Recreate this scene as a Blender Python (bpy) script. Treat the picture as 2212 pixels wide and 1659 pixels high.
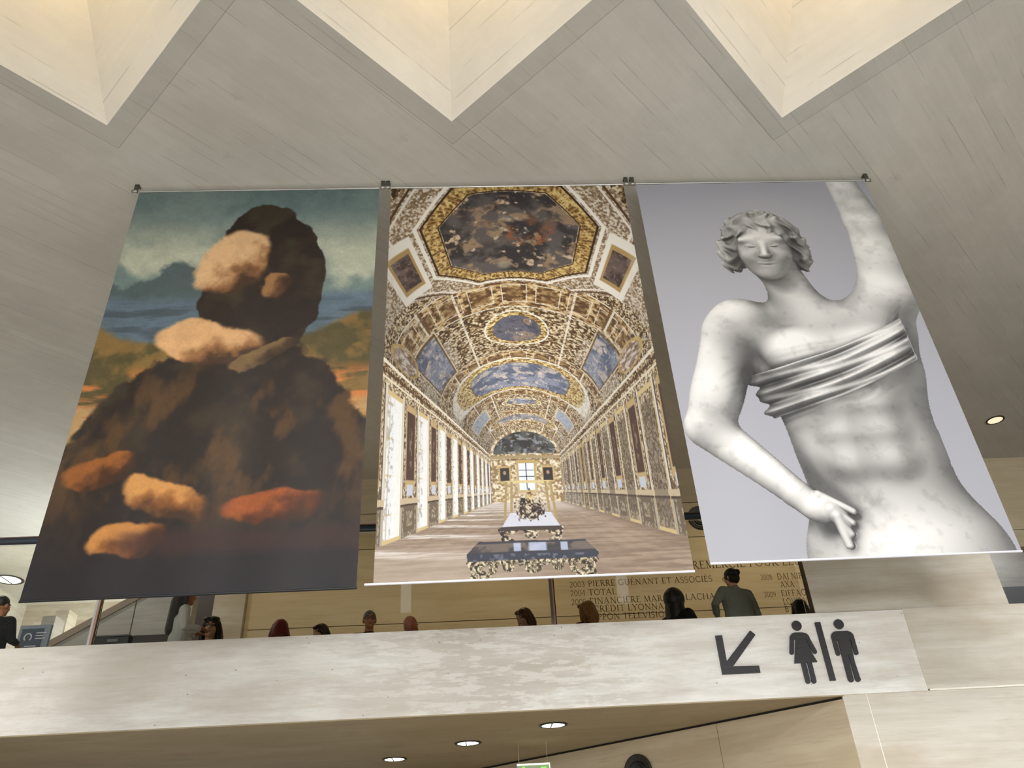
import bpy, bmesh, math, random
import numpy as np
from mathutils import Vector, Matrix
for o in list(bpy.data.objects): bpy.data.objects.remove(o)
SC=bpy.context.scene; COL=SC.collection
random.seed(7)
# ================================================================ camera, sky, light
E=1.6                               # eye height; the hall floor is z=0
PITCH,ROLL,YAW=math.radians(33.18),math.radians(-3.53),math.radians(3.50)
FPX=1708.2                          # focal length in pixels of a 2212 px wide frame
fwd=Vector((math.sin(YAW)*math.cos(PITCH),math.cos(YAW)*math.cos(PITCH),math.sin(PITCH)))
rt0=Vector((math.cos(YAW),-math.sin(YAW),0)); up0=rt0.cross(fwd)
RT=math.cos(ROLL)*rt0+math.sin(ROLL)*up0; UP=-math.sin(ROLL)*rt0+math.cos(ROLL)*up0
cam=bpy.data.cameras.new('camera'); camo=bpy.data.objects.new('camera',cam); COL.objects.link(camo)
camo.matrix_world=Matrix(((RT.x,UP.x,-fwd.x,0),(RT.y,UP.y,-fwd.y,0),(RT.z,UP.z,-fwd.z,E),(0,0,0,1)))
cam.sensor_width=36; cam.lens=36*FPX/2212; cam.clip_end=200
SC.camera=camo
SC.view_settings.view_transform='Standard'; SC.view_settings.look='None'
SC.view_settings.gamma=1; SC.view_settings.use_curve_mapping=False
SC.view_settings.exposure=0.0
W=bpy.data.worlds.new('sky'); SC.world=W; W.use_nodes=True
bg=W.node_tree.nodes['Background']; bg.inputs[0].default_value=(.93,.97,1.,1); bg.inputs[1].default_value=1.08
def lamp(kind,name,loc,power,color,aim=None,size=1,size_y=None,spot=None):
    l=bpy.data.lights.new(name,kind); l.energy=power; l.color=color
    if kind=='AREA':
        l.size=size
        if size_y: l.shape='RECTANGLE'; l.size_y=size_y
    else: l.shadow_soft_size=size
    if spot: l.spot_size=math.radians(spot); l.spot_blend=.8
    o=bpy.data.objects.new(name,l); COL.objects.link(o); o.location=loc
    if aim is not None: o.rotation_euler=(Vector(aim)-Vector(loc)).to_track_quat('-Z','Y').to_euler()
    return o
CEIL=8.75+E
lamp('AREA','pyramid_daylight',(0,-4,12.5),3000,(.97,.98,1.),(0,6,2),11,7)
lamp('AREA','window_daylight',(-14.2,18.5,5.6),170,(.90,.96,1.),(-8,17,9.0),7,3)
hd=lamp('AREA','hall_fill',(2.,-10,3.4),215,(.98,.985,1.),(2.2,10,4),7,3); hd.data.spread=math.radians(66)  # low frontal fill added to brighten the parapet, not a real opening
lamp('AREA','recess_fill',(12.8,18.5,8.95),30,(.97,.98,1.),(12.8,19.6,7.8),2.5,.5)  # fill added to lift the dark recess wall; no fitting there
lamp('AREA','far_gallery_fill',(-9.5,21.5,5.2),620,(.93,.98,.96),(-10,23,10.3),4,3)  # upward fill added to brighten the far left room; no source there
for cx in (-4.66,-.17,4.34):        # a warm lamp up inside every pyramid coffer
    for sx,pw in ((-.62,34),(.5,46)): lamp('POINT','coffer_lamp',(cx+sx,4.5,CEIL+.86),pw,(1.,.72,.34),size=.16)
# (lamps of the gallery ceiling, hidden from the camera by the banners; the first is a fill added for the stair flank)
for x,y,p in ((-8.2,12.6,420),(.8,14.6,270),(-4.2,14.6,150),(6.4,14.6,340)):
    lamp('SPOT','gallery_light',(x,y,CEIL-.06),p,(1.,.81,.55),(x,y+1.6,4.5),.12,spot=130) if x>-8 else lamp('SPOT','gallery_light',(x,y,CEIL-.06),p,(.98,.98,1.),(-6.5,14.6,4.5),.12,spot=110)

# ================================================================ helpers
def at(px,py,Y):                    # the point at depth Y that the photograph shows at (px,py)
    d=fwd+RT*((px-1106)/FPX)-UP*((py-829.5)/FPX); k=Y/d.y; return Vector((d.x*k,Y,d.z*k+E))
def atz(px,py,z):
    d=fwd+RT*((px-1106)/FPX)-UP*((py-829.5)/FPX); k=(z-E)/d.z; return Vector((d.x*k,d.y*k,z))
def tag(o,label=None,cat=None,group=None,kind=None):
    if label: o['label']=label
    if cat: o['category']=cat
    if group: o['group']=group
    if kind: o['kind']=kind
    return o
def empty(name,loc,label,cat,group=None,rz=0):
    o=bpy.data.objects.new(name,None); COL.objects.link(o); o.location=loc; o.rotation_euler.z=rz
    o.empty_display_size=.1
    return tag(o,label,cat,group)
def obj(name,bm,m,parent=None,smooth=False,loc=None):
    if isinstance(bm,bpy.types.Mesh): me=bm
    else:
        me=bpy.data.meshes.new(name); bm.to_mesh(me); bm.free()
    for mm in (m if isinstance(m,(list,tuple)) else [m]): me.materials.append(mm)
    if smooth: me.polygons.foreach_set('use_smooth',[True]*len(me.polygons))
    o=bpy.data.objects.new(name,me); COL.objects.link(o)
    if parent: o.parent=parent
    if loc is not None: o.location=loc
    return o
def struct(name,bm,m,**k): return tag(obj(name,bm,m,**k),kind='structure')
def B(): return bmesh.new()
def box(bm,x0,x1,y0,y1,z0,z1,mi=0):
    v=[bm.verts.new((x,y,z)) for z in (z0,z1) for y in (y0,y1) for x in (x0,x1)]
    for f in ((0,2,3,1),(4,5,7,6),(0,1,5,4),(2,6,7,3),(0,4,6,2),(1,3,7,5)):
        bm.faces.new([v[i] for i in f]).material_index=mi
    return v
def tube(bm,pts,r,n=12,cap=True,sx=1.):
    """swept round bar; r may be a list; sx flattens across"""
    pts=[Vector(p) for p in pts]; rs=r if isinstance(r,(list,tuple)) else [r]*len(pts); rings=[]
    for i,p in enumerate(pts):
        d=(pts[min(i+1,len(pts)-1)]-pts[max(i-1,0)]).normalized()
        a=d.orthogonal().normalized() if abs(d.z)<.9 else (Vector((1,0,0))-d*d.x).normalized()
        b=d.cross(a); rings.append([bm.verts.new(p+a*(rs[i]*math.cos(2*math.pi*k/n)*sx)+b*(rs[i]*math.sin(2*math.pi*k/n))) for k in range(n)])
    for A,Bn in zip(rings,rings[1:]):
        for k in range(n): bm.faces.new((A[k],A[(k+1)%n],Bn[(k+1)%n],Bn[k]))
    if cap: bm.faces.new(rings[0][::-1]); bm.faces.new(rings[-1])
def poly(bm,pts,d):
    """closed outline pts extruded by vector d"""
    a=[bm.verts.new(p) for p in pts]; b=[bm.verts.new(Vector(p)+Vector(d)) for p in pts]; n=len(a)
    bm.faces.new(a[::-1]); bm.faces.new(b)
    for i in range(n): bm.faces.new((a[i],a[(i+1)%n],b[(i+1)%n],b[i]))
def ring(bm,c,r0,r1,z0,z1,n=40):    # flat collar around the z axis
    L=[[bm.verts.new((c[0]+r*math.cos(2*math.pi*k/n),c[1]+r*math.sin(2*math.pi*k/n),z)) for k in range(n)] for r,z in ((r0,z0),(r1,z0),(r1,z1),(r0,z1))]
    for i in range(4):
        A,Bn=L[i],L[(i+1)%4]
        for k in range(n): bm.faces.new((A[k],A[(k+1)%n],Bn[(k+1)%n],Bn[k]))
def fixn(bm): bmesh.ops.recalc_face_normals(bm,faces=bm.faces); return bm

# ================================================================ materials
class NT:
    def __init__(s,name):
        s.m=bpy.data.materials.new(name); s.m.use_nodes=True; s.t=s.m.node_tree; s.b=s.t.nodes['Principled BSDF']
    def n(s,k,**kw):
        x=s.t.nodes.new(k)
        for a,v in kw.items(): setattr(x,a,v)
        return x
    def l(s,a,b): s.t.links.new(a,b)
    def math(s,op,a,b=None,c=None):
        x=s.n('ShaderNodeMath',operation=op)
        for i,v in enumerate((a,b,c)):
            if v is None: continue
            if hasattr(v,'type'): s.l(v,x.inputs[i])
            else: x.inputs[i].default_value=v
        return x.outputs[0]
    def mix(s,f,a,b,bt='MIX'):
        x=s.n('ShaderNodeMix',data_type='RGBA',blend_type=bt)
        for i,v in ((0,f),(6,a),(7,b)):
            if hasattr(v,'type'): s.l(v,x.inputs[i])
            else: x.inputs[i].default_value=v if i==0 else (tuple(v)+(1,))[:4]
        return x.outputs[2]
    def mapped(s,rot=0,scale=(1,1,1),off=(0,0,0)):
        g=s.n('ShaderNodeNewGeometry'); m=s.n('ShaderNodeMapping'); m.inputs[1].default_value=off; m.inputs[2].default_value=(0,0,rot); m.inputs[3].default_value=scale
        # rotate first, then scale
        m2=s.n('ShaderNodeMapping'); m2.inputs[2].default_value=(0,0,rot); m.inputs[2].default_value=(0,0,0)
        s.l(g.outputs['Position'],m2.inputs[0]); s.l(m2.outputs[0],m.inputs[0]); return m.outputs[0]
    def noise(s,vec,scale,detail=5,rough=.6,dist=0.):
        x=s.n('ShaderNodeTexNoise'); x.inputs['Scale'].default_value=scale; x.inputs['Detail'].default_value=detail; x.inputs['Roughness'].default_value=rough; x.inputs['Distortion'].default_value=dist
        s.l(vec,x.inputs['Vector']); return x.outputs['Fac']
    def ramp(s,f,*st):
        x=s.n('ShaderNodeValToRGB'); e=x.color_ramp.elements
        while len(e)<len(st): e.new(.5)
        for i,(p,c) in enumerate(st): e[i].position=p; e[i].color=(tuple(c)+(1,))[:4] if isinstance(c,(tuple,list)) else (c,c,c,1)
        s.l(f,x.inputs[0]); return x.outputs[0]
    def bump(s,h,strength,dist=.01):
        x=s.n('ShaderNodeBump'); x.inputs['Strength'].default_value=strength; x.inputs['Distance'].default_value=dist; s.l(h,x.inputs['Height']); s.l(x.outputs[0],s.b.inputs['Normal'])
    def out(s,col,rough=.8,spec=.3):
        if hasattr(col,'type'): s.l(col,s.b.inputs['Base Color'])
        else: s.b.inputs['Base Color'].default_value=tuple(col)+(1,)
        s.b.inputs['Roughness'].default_value=rough; s.b.inputs['Specular IOR Level'].default_value=spec; return s.m
def rgb(r,g,b):
    f=lambda c:(c/255/12.92 if c<=10 else ((c/255+.055)/1.055)**2.4); return (f(r),f(g),f(b))
def plain(name,c,rough=.6,spec=.4,metal=0,var=.12,vs=9):
    s=NT(name); n=s.noise(s.mapped(),vs,4)
    col=s.mix(n,tuple(x*(1-var) for x in c),tuple(min(1,x*(1+var)) for x in c)); s.out(col,rough,spec); s.b.inputs['Metallic'].default_value=metal; return s.m
def boards(name,rot,c0,c1,width=.17,seam=False,cxs=None):
    """board-marked concrete: planks run along x after turning the coordinates by rot"""
    s=NT(name); v=s.mapped(rot)
    sep=s.n('ShaderNodeSeparateXYZ'); s.l(v,sep.inputs[0])
    wob=s.math('MULTIPLY',s.math('SUBTRACT',s.noise(v,.8,2),.5),.0)
    k=s.math('DIVIDE',sep.outputs[1],width); fl=s.math('FLOOR',k); fr=s.math('FRACT',k)
    wn=s.n('ShaderNodeTexWhiteNoise',noise_dimensions='2D'); cb=s.n('ShaderNodeCombineXYZ')
    s.l(fl,cb.inputs[0]); s.l(s.math('FLOOR',s.math('ADD',s.math('DIVIDE',sep.outputs[0],3.1),s.math('MULTIPLY',fl,.37))),cb.inputs[1]); s.l(cb.outputs[0],wn.inputs['Vector'])
    st=s.noise(s.mapped(rot,(.45,9,2)),2.2,6,.65)
    big=s.noise(s.mapped(rot,(.6,1.1,1)),.9,5,.6); cl=s.noise(s.mapped(),2.6,6,.62)
    col=s.mix(s.math('ADD',s.math('MULTIPLY',wn.outputs['Value'],.22),s.math('MULTIPLY',st,.8)),c0,c1)
    col=s.mix(s.math('MULTIPLY',s.ramp(big,(.38,0),(.7,1)),.35),col,tuple(x*.80 for x in c0))
    col=s.mix(s.math('MULTIPLY',s.ramp(cl,(.5,0),(.75,1)),.22),col,tuple(min(1,x*1.12) for x in c1))
    # plank joints, broken and faint
    ed=s.math('MINIMUM',fr,s.math('SUBTRACT',1,fr))
    jn=s.math('MULTIPLY',s.math('LESS_THAN',ed,.035),s.ramp(s.noise(s.mapped(rot,(.5,3,1)),1.7,3),(.50,0),(.60,1)))
    col=s.mix(s.math('MULTIPLY',jn,.34),col,tuple(x*.45 for x in c0))
    h=s.math('ADD',s.math('MULTIPLY',st,.35),s.math('MULTIPLY',jn,-.6))
    # blemishes and form-tie holes
    vo=s.n('ShaderNodeTexVoronoi'); vo.inputs['Scale'].default_value=.9; s.l(s.mapped(),vo.inputs['Vector'])
    bl=s.math('MULTIPLY',s.ramp(vo.outputs['Distance'],(.0,1),(.11,0)),s.ramp(s.noise(s.mapped(),5,3),(.45,0),(.6,1)))
    col=s.mix(s.math('MULTIPLY',bl,.45),col,tuple(x*.6 for x in c0))
    if seam:   # joint lines set off around each coffer
        p=s.mapped(); sp=s.n('ShaderNodeSeparateXYZ'); s.l(p,sp.inputs[0])
        fx=s.math('FRACT',s.math('DIVIDE',s.math('ADD',sp.outputs[0],.165+4.495*10.5),4.495))
        ax=s.math('MULTIPLY',s.math('ABSOLUTE',s.math('SUBTRACT',fx,.5)),4.495)
        d=s.math('ADD',ax,s.math('ABSOLUTE',s.math('SUBTRACT',sp.outputs[1],4.92)))
        ln=s.math('LESS_THAN',s.math('ABSOLUTE',s.math('SUBTRACT',d,2.38)),.007)
        band=s.math('LESS_THAN',d,2.38)
        col=s.mix(s.math('MULTIPLY',band,.22),col,tuple(x*.72 for x in c0))
        col=s.mix(s.math('MULTIPLY',ln,.55),col,tuple(x*.42 for x in c0))
    s.bump(h,.25,.006)
    return s.out(col,.85,.25)
def stone(name,c0,c1,c2,rot=0,streak=(.35,.35,5),joints=None,pores=.0,scale=1.6,smear=.5,patch=0):
    s=NT(name); st=s.noise(s.mapped(rot,streak),scale,7,.66,.3); pt=s.noise(s.mapped(rot,(.5,.5,1.3)),.9,5,.6)
    f2=s.noise(s.mapped(rot,(streak[0]*1.6,1,streak[2]*3)),scale*2,6,.7)
    col=s.mix(s.ramp(st,(.38,0),(.62,1)),c0,c1)
    col=s.mix(s.math('MULTIPLY',s.ramp(pt,(.45,0),(.62,1)),smear),col,c2)
    col=s.mix(s.math('MULTIPLY',s.ramp(f2,(.54,0),(.66,1)),.35),col,tuple(x*.72 for x in c0))
    if patch:   # hard-edged pale laitance patches and a few run marks
        pn=s.noise(s.mapped(0,(1.1,1,5.5)),2.1,8,.68,.15); zone=s.ramp(s.noise(s.mapped(0,(.25,.3,.3)),1.,2),(.42,0),(.58,1))
        col=s.mix(s.math('MULTIPLY',s.math('MULTIPLY',s.ramp(pn,(.49,0),(.55,1)),zone),patch),col,tuple(min(1,x*1.12) for x in c1))
        vr=s.noise(s.mapped(0,(7,1,.5)),1.2,4,.6); col=s.mix(s.math('MULTIPLY',s.ramp(vr,(.60,0),(.68,1)),patch*.25),col,c2)
    if pores:
        vo=s.n('ShaderNodeTexVoronoi'); vo.inputs['Scale'].default_value=7; s.l(s.mapped(),vo.inputs['Vector'])
        p=s.math('MULTIPLY',s.math('LESS_THAN',vo.outputs['Distance'],.055),s.math('GREATER_THAN',s.noise(s.mapped(),3,2),.5))
        col=s.mix(s.math('MULTIPLY',p,pores),col,tuple(x*.25 for x in c0))
    s.bump(st,.12,.004)
    return s.out(col,.7,.3)
def emis(name,c,k):
    s=NT(name); s.b.inputs['Base Color'].default_value=tuple(c)+(1,); s.b.inputs['Emission Color'].default_value=tuple(c)+(1,); s.b.inputs['Emission Strength'].default_value=k; return s.m
M={}
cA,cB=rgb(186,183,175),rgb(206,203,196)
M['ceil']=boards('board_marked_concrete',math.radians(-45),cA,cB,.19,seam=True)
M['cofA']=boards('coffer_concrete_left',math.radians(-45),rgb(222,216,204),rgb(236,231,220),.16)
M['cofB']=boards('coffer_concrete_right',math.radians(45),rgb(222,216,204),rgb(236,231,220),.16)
M['parapet']=stone('smooth_pale_concrete',rgb(206,200,190),rgb(228,225,218),rgb(192,183,168),streak=(.5,.5,4),pores=.8,smear=.6,patch=.5)
M['lime']=stone('pale_limestone',rgb(188,180,165),rgb(204,197,184),rgb(170,156,134),streak=(.3,.3,4),scale=1.3,smear=.7)
M['limed']=stone('honey_limestone',rgb(200,184,152),rgb(210,196,166),rgb(188,168,132),streak=(.25,.3,4),scale=1.1,smear=.4)
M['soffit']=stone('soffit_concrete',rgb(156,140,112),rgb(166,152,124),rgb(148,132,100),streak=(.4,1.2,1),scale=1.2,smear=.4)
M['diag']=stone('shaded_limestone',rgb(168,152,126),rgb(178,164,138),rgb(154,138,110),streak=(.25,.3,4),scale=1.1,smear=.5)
M['floor']=stone('limestone_floor',rgb(190,184,172),rgb(202,196,186),rgb(180,172,160),streak=(1,1,1),scale=2)
M['greyst']=stone('grey_stone',rgb(162,158,154),rgb(180,177,172),rgb(148,142,136),rot=.4,streak=(.4,.4,3))
M['dgrey']=plain('dark_grey_paint',rgb(96,98,98),.6)
M['black']=plain('black_metal',rgb(22,22,24),.35,.5)
M['tube']=plain('dark_blue_steel',rgb(60,68,78),.3,.6,.6)
M['wood']=None
M['steel']=plain('brushed_steel',rgb(168,166,160),.32,.5,.9)
M['dsteel']=plain('dull_bracket_steel',rgb(96,94,88),.45,.5,.8)
M['copper']=plain('copper_edge',rgb(176,132,104),.4,.5,.3)
M['joint']=plain('dark_joint',rgb(84,72,56),.9,.1)
M['pjoint']=plain('pale_mortar_joint',rgb(232,228,216),.9,.1)
M['ink']=plain('engraved_lettering',rgb(84,70,46),.9,.1)
M['trim']=plain('black_lamp_rim',rgb(20,18,14),.4,.4)
# ---------------------------------------------------------------- printed pictures
def vnoise(x, y, seed=0):
    xi=np.floor(x).astype(np.int64); yi=np.floor(y).astype(np.int64)
    fx=x-xi; fy=y-yi; fx=fx*fx*(3-2*fx); fy=fy*fy*(3-2*fy)
    def h(a,b):
        n=(a*374761393+b*668265263+seed*982451653)&0xffffffff
        n=((n^(n>>13))*1274126177)&0xffffffff
        return ((n^(n>>16))&0xffff)/65535.0
    return (h(xi,yi)*(1-fx)+h(xi+1,yi)*fx)*(1-fy)+(h(xi,yi+1)*(1-fx)+h(xi+1,yi+1)*fx)*fy
def fbm(x,y,seed=0,o=5):
    r=0;a=.5;t=0
    for i in range(o):
        r=r+a*vnoise(x,y,seed+i*17);t+=a;a*=.5;x=x*2.03+3.1;y=y*2.01+1.7
    return r/t
def ss(a,b,x):
    t=np.clip((x-a)/(b-a),0,1);return t*t*(3-2*t)
def C(r,g,b): return np.array([r,g,b])/255.
def mix(img,c,m):
    return img*(1-m[...,None])+np.asarray(c)*m[...,None]
def grid(nu,nv):
    v,u=np.meshgrid((np.arange(nv)+.5)/nv,(np.arange(nu)+.5)/nu,indexing='ij');return u,v
def lin(c):
    c=np.clip(c,0,1);return np.where(c<.04045,c/12.92,((c+.055)/1.055)**2.4)

def paint_landscape(nu,nv):
    """dark heath under a grey-green sky, pale boulders glowing in evening light"""
    u,v=grid(nu,nv);y=v*1.745
    n1=fbm(u*4,y*4,1);n2=fbm(u*9,y*9,2);n3=fbm(u*30,y*30,3,4);ns=fbm(u*5,y*26,4);nf=vnoise(u*160,y*160,9)
    wu=u+(n1-.5)*.10;wy=y+(n2-.5)*.08
    img=np.zeros(u.shape+(3,))+C(118,134,128)
    img=mix(img,C(98,116,114),ss(.3,.7,n1)*ss(.3,0,v))
    img=mix(img,C(178,180,158),ss(.05,.22,v)*ss(.35,.6,n1+.1))
    # misty crags
    ridge=.235+.05*np.sin(u*9)+.10*(n2-.5)
    img=mix(img,C(104,122,118),ss(ridge-.02,ridge+.02,v)*.9)
    ridge=.27+.06*np.sin(u*7+2)+.16*(n2-.5)
    img=mix(img,C(78,92,92),ss(ridge-.01,ridge+.015,v))
    img=mix(img,C(96,112,126),ss(.31,.34,v+(n1-.5)*.04)*(.55+.45*ss(.4,.6,ns)))
    img=mix(img,C(66,76,80),ss(.33,.36,v)*ss(.5,.7,ns)*.8)
    # ochre land
    e=.42+.05*(n1-.5)+.03*np.sin(u*11)
    o=mix(np.zeros(u.shape+(3,))+C(128,100,52),C(84,74,42),ss(.42,.6,n2))
    o=mix(o,C(196,118,58),ss(.5,.56,v+(n1-.5)*.06)*ss(.42,.58,ns))
    o=mix(o,C(176,140,92),ss(.59,.62,v)*ss(.4,.6,ns))
    img=mix(img,o,ss(e-.01,e+.012,v))
    # dark mass of bushes and hillside
    X=(u-.52)/1.;
    crown=((wu-.56)/.235)**2+((wy-.50)/.40)**2
    body=((wu-.52)/.56)**2+((wy-1.55)/.78)**2
    d=np.minimum(crown,body)
    dark=mix(np.zeros(u.shape+(3,))+C(42,32,24),C(58,43,28),ss(.4,.8,n2))
    dark=mix(dark,C(58,54,38),ss(.45,.8,n2)*ss(.9,.4,v)*.8)
    dark=mix(dark,C(34,30,34),ss(.8,1.,v)*.8)
    dark=mix(dark,C(92,64,34),ss(.52,.72,fbm(u*6+y*5,y*3-u*9,31))*ss(.45,.6,v)*ss(.95,.75,v)*.8)
    img=mix(img,dark,ss(1.04,.97,d+(n3-.5)*.12))
    img=mix(img,dark,ss(.70,.80,v+(n1-.5)*.1))
    # evening light on boulders and sandy banks
    def rock(cx,cy,rx,ry,ang,col,sh,seed):
        nonlocal img
        ca,sa=np.cos(ang),np.sin(ang)
        px=(u-cx)+(fbm(u*6,y*6,seed)-.5)*.11;py=(y-cy)+(fbm(u*6,y*6,seed+5)-.5)*.11
        a=(px*ca+py*sa)/rx;b=(-px*sa+py*ca)/ry
        r=np.maximum(np.abs(a)**2.6+np.abs(b)**2.6,0)
        t=np.clip(.5+.42*a+.34*b+(fbm(u*14,y*14,seed+8)-.5)*.8,0,1)
        c=mix(np.zeros(u.shape+(3,))+np.asarray(col),sh,ss(.35,.8,t))
        c=mix(c,C(52,36,24),ss(.70,1.0,t)*.8)
        img=mix(img,c,ss(1.15,.62,r))
    rock(.45,.40,.115,.17,.35,C(218,176,128),C(132,90,54),50)
    rock(.62,.52,.05,.06,.1,C(150,108,66),C(84,56,34),53)
    rock(.40,.80,.20,.085,.10,C(216,168,116),C(140,96,56),60)
    rock(.62,.86,.12,.03,-.5,C(120,94,60),C(70,52,32),62)
    rock(.15,1.30,.12,.06,-.35,C(148,88,36),C(74,42,20),70)
    rock(.36,1.42,.15,.075,.35,C(202,142,76),C(128,78,36),72)
    rock(.26,1.56,.12,.055,-.3,C(190,128,64),C(110,64,30),74)
    rock(.74,1.46,.17,.06,-.12,C(150,78,32),C(80,42,20),76)
    img=mix(img,C(64,40,34),ss(.0,.02,v-.875+(n1-.5)*.02)*ss(.03,.0,v-.91)*ss(.2,.3,u)*.6)
    img*=(.93+.14*n3[...,None])*(.97+.06*nf[...,None])
    return lin(img)

def gold(p,q,seed,lo=(74,50,24),mid=(158,124,74),hi=(232,214,178)):
    n=fbm(p,q,seed,4);r=1-np.abs(2*fbm(p*.7+9,q*.7,seed+40,4)-1)
    k=np.clip((n-.28)*2.1,0,1)
    img=mix(np.zeros(p.shape+(3,))+C(*lo),C(*mid),ss(.15,.5,k))
    return mix(img,C(*hi),ss(.62,.86,k*.6+r*.45))

def paint_gallery(nu,nv):
    U,Vv=grid(nu,nv);out=np.zeros(U.shape+(3,))
    x=U-.495;z=(.828-Vv)*1.75
    zc,R=1.145,.85;te=8.5
    a=x*x+z*z/R**2;b=-2*z*zc/R**2;c=zc*zc/R**2-1
    tv=(-b+np.sqrt(np.maximum(b*b-4*a*c,0)))/(2*a)
    tv=np.where(z*tv>=zc-.001,tv,1e9)
    tw=1/np.maximum(np.abs(x),1e-4)
    tw=np.where((z*tw<=zc)&(z*tw>=-.375),tw,1e9)
    tf=.375/np.maximum(-z,1e-4);tf=np.where((z<0)&(np.abs(x*tf)<=1),tf,1e9)
    t=np.minimum(np.minimum(tv,tw),tf);end=t>=te
    for fn,m in((g_vault,(t==tv)&~end),(g_wall,(t==tw)&~end),(g_floor,(t==tf)&~end),(g_end,end)):
        c_=fn(U[m],x[m],z[m],t[m],zc,R);g_=c_.mean(-1,keepdims=True);out[m]=(c_*.86+g_*.14)*(.93 if fn is g_wall else .97)
    m=Vv>.79
    out[m]=g_tables(U[m],Vv[m],out[m])
    return lin(out)

def g_vault(u,x,z,t,zc,R):
    # ------------- vault
    s=x*t
    ph=np.arctan2(np.maximum(z*t-zc,0)/R,s)/np.pi     # 0 right .. .5 top .. 1 left
    A=(ph-.5)*2                                     # -1..1 across
    f=1/np.sqrt(t)
    nr=np.where(t<2.3,1.7,1.);g=gold(A*60*nr,t*46*nr,5)
    w=gold(A*66*nr,t*54*nr,8,(134,106,74),(182,156,122),(226,214,194))
    V=np.where(((np.sin(t*4.6)>.2)&(np.abs(A)>.5))[...,None],w,g)
    def rim(d,c1,wd,sd=0):      # frame of moulding around d=0
        nonlocal V
        V=mix(V,C(96,64,30),ss(wd*1.5,wd*1.4,np.abs(d)))
        V=mix(V,gold(A*60,t*60,sd,(120,84,34),(196,158,82),(246,226,160)),ss(wd*1.05,wd*.95,np.abs(d)))
        V=mix(V,C(240,230,210),ss(wd*.35,wd*.2,np.abs(d-wd*1.25)))
    cloud=g_cloud
    # transverse ribs
    for tc,hw in((2.36,.19),(3.62,.14),(5.15,.16),(6.5,.16),(7.6,.14)):
        q=(t-tc)/hw
        V=mix(V,gold(A*34,t*34,int(tc*10),(96,62,30),(170,128,70),(226,196,140)),ss(1.02,.98,np.abs(q)))
        V=mix(V,C(238,228,208),ss(.05,.02,np.abs(np.abs(q)-1.02)))
        cell=np.abs(((A*5+.5)%1)-.5)*2
        sq=np.maximum(cell,np.abs(q)/.9)
        V=mix(V,C(232,220,198),ss(.04,.02,np.abs(sq-.72))*(np.abs(q)<1))
        V=mix(V,C(110,76,38),ss(.6,.5,sq)*(np.abs(q)<1)*.5)
    # longitudinal mouldings
    for A0 in(.62,.60,.36):
        V=mix(V,C(236,222,196) if A0!=.6 else C(120,84,40),ss(.010,.006,np.abs(np.abs(A)-A0))*ss(2.1,2.2,t))
    pal1=((52,46,46),(92,84,80),(150,122,92),(206,178,140))
    pal2=((96,104,126),(138,142,162),(190,178,170),(226,206,178))
    # octagonal painting
    ax=np.abs(s)/.46;ay=np.abs(t-1.74)/.335
    d=(np.maximum(np.maximum(ax,ay),(ax+ay)/1.50)-1)
    big=(t<2.2)
    V=np.where((big&(d<.75))[...,None],w,V)
    V=mix(V,cloud(s*7,t*9,60,pal1),ss(.0,-.02,d)*big)
    sp=np.exp(-((s-.12)**2/.05+(t-1.72)**2/.02))
    V=mix(V,C(158,86,44),ss(.5,.75,fbm(s*14,t*18,66))*sp*(d<0));V=mix(V,C(226,214,190),ss(.6,.78,fbm(s*18,t*22,67))*sp*(d<0))
    V=mix(V,C(190,176,140),ss(.75,1.,np.exp(-((s+.06)**2/.02+(t-2.0)**2/.012)))*(d<0)*.6)
    dd=d-.11;V=np.where((big&(np.abs(dd)<.11))[...,None],mix(gold(s*60,t*60,70,(110,74,30),(176,134,66),(226,196,120)),C(214,178,104),.6*ss(.2,.9,np.sin(np.arctan2((t-1.74)*1.4,s)*110+dd*26))),V)
    V=mix(V,C(60,38,16),ss(.02,.01,np.abs(d-.23))*big);V=mix(V,C(244,236,220),ss(.03,.02,np.abs(d-.30))*big)
    V=mix(V,C(60,38,16),ss(.012,.006,np.abs(d-.01))*big)
    V=mix(V,C(240,230,212),ss(.02,.012,np.abs(d-.62))*big);V=mix(V,C(96,62,28),ss(.02,.012,np.abs(d-.68))*big)
    # side panels by the octagon
    q=np.maximum(np.abs(np.abs(s)-.74)/.055,np.abs(t-1.78)/.13)
    V=mix(V,C(242,234,218),ss(1.9,1.8,q)*big);V=mix(V,C(184,148,84),ss(1.35,1.25,q)*big);V=mix(V,cloud(s*20,t*20,80,((70,52,46),(104,84,76),(120,96,84),(140,118,100))),ss(1.04,1.,q)*big)
    # ovals and sky pictures
    def oval(tc,rs,rt,s0,pal,seed,p=2.):
        e=((np.abs(s-s0)/rs)**p+(np.abs(t-tc)/rt)**p)**(1/p)-1
        nonlocal V
        V=mix(V,C(244,234,214),ss(.36,.33,e));rim(e-.14,None,.13,seed)
        V=mix(V,cloud((s+3)*6,t*5,seed,pal),ss(.02,-.02,e))
    oval(2.98,.27,.27,0,((66,66,84),(100,98,112),(150,128,110),(210,196,180)),91)
    for sg in(-1,1):
        e=np.maximum(np.abs(np.abs(A)-.72)/.13,np.abs(t-3.0)/.42)*(1+0*A)
        m=(s*sg>0)
        V=mix(V,C(226,206,170),ss(1.22,1.18,e)*m);V=mix(V,C(120,84,40),ss(1.14,1.10,e)*m)
        V=mix(V,cloud((s+5)*7,t*5,95+sg,pal2),ss(1.04,1.0,e)*m)
        e=np.maximum(np.abs(np.abs(A)-.68)/.16,np.abs(t-5.9)/.34)
        V=mix(V,C(226,206,170),ss(1.25,1.2,e)*m);V=mix(V,C(168,176,190),ss(1.08,1.,e)*m)
    e=np.sqrt(((np.abs(A)-.90)/.075)**2+((t-2.40)/.24)**2)
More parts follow.
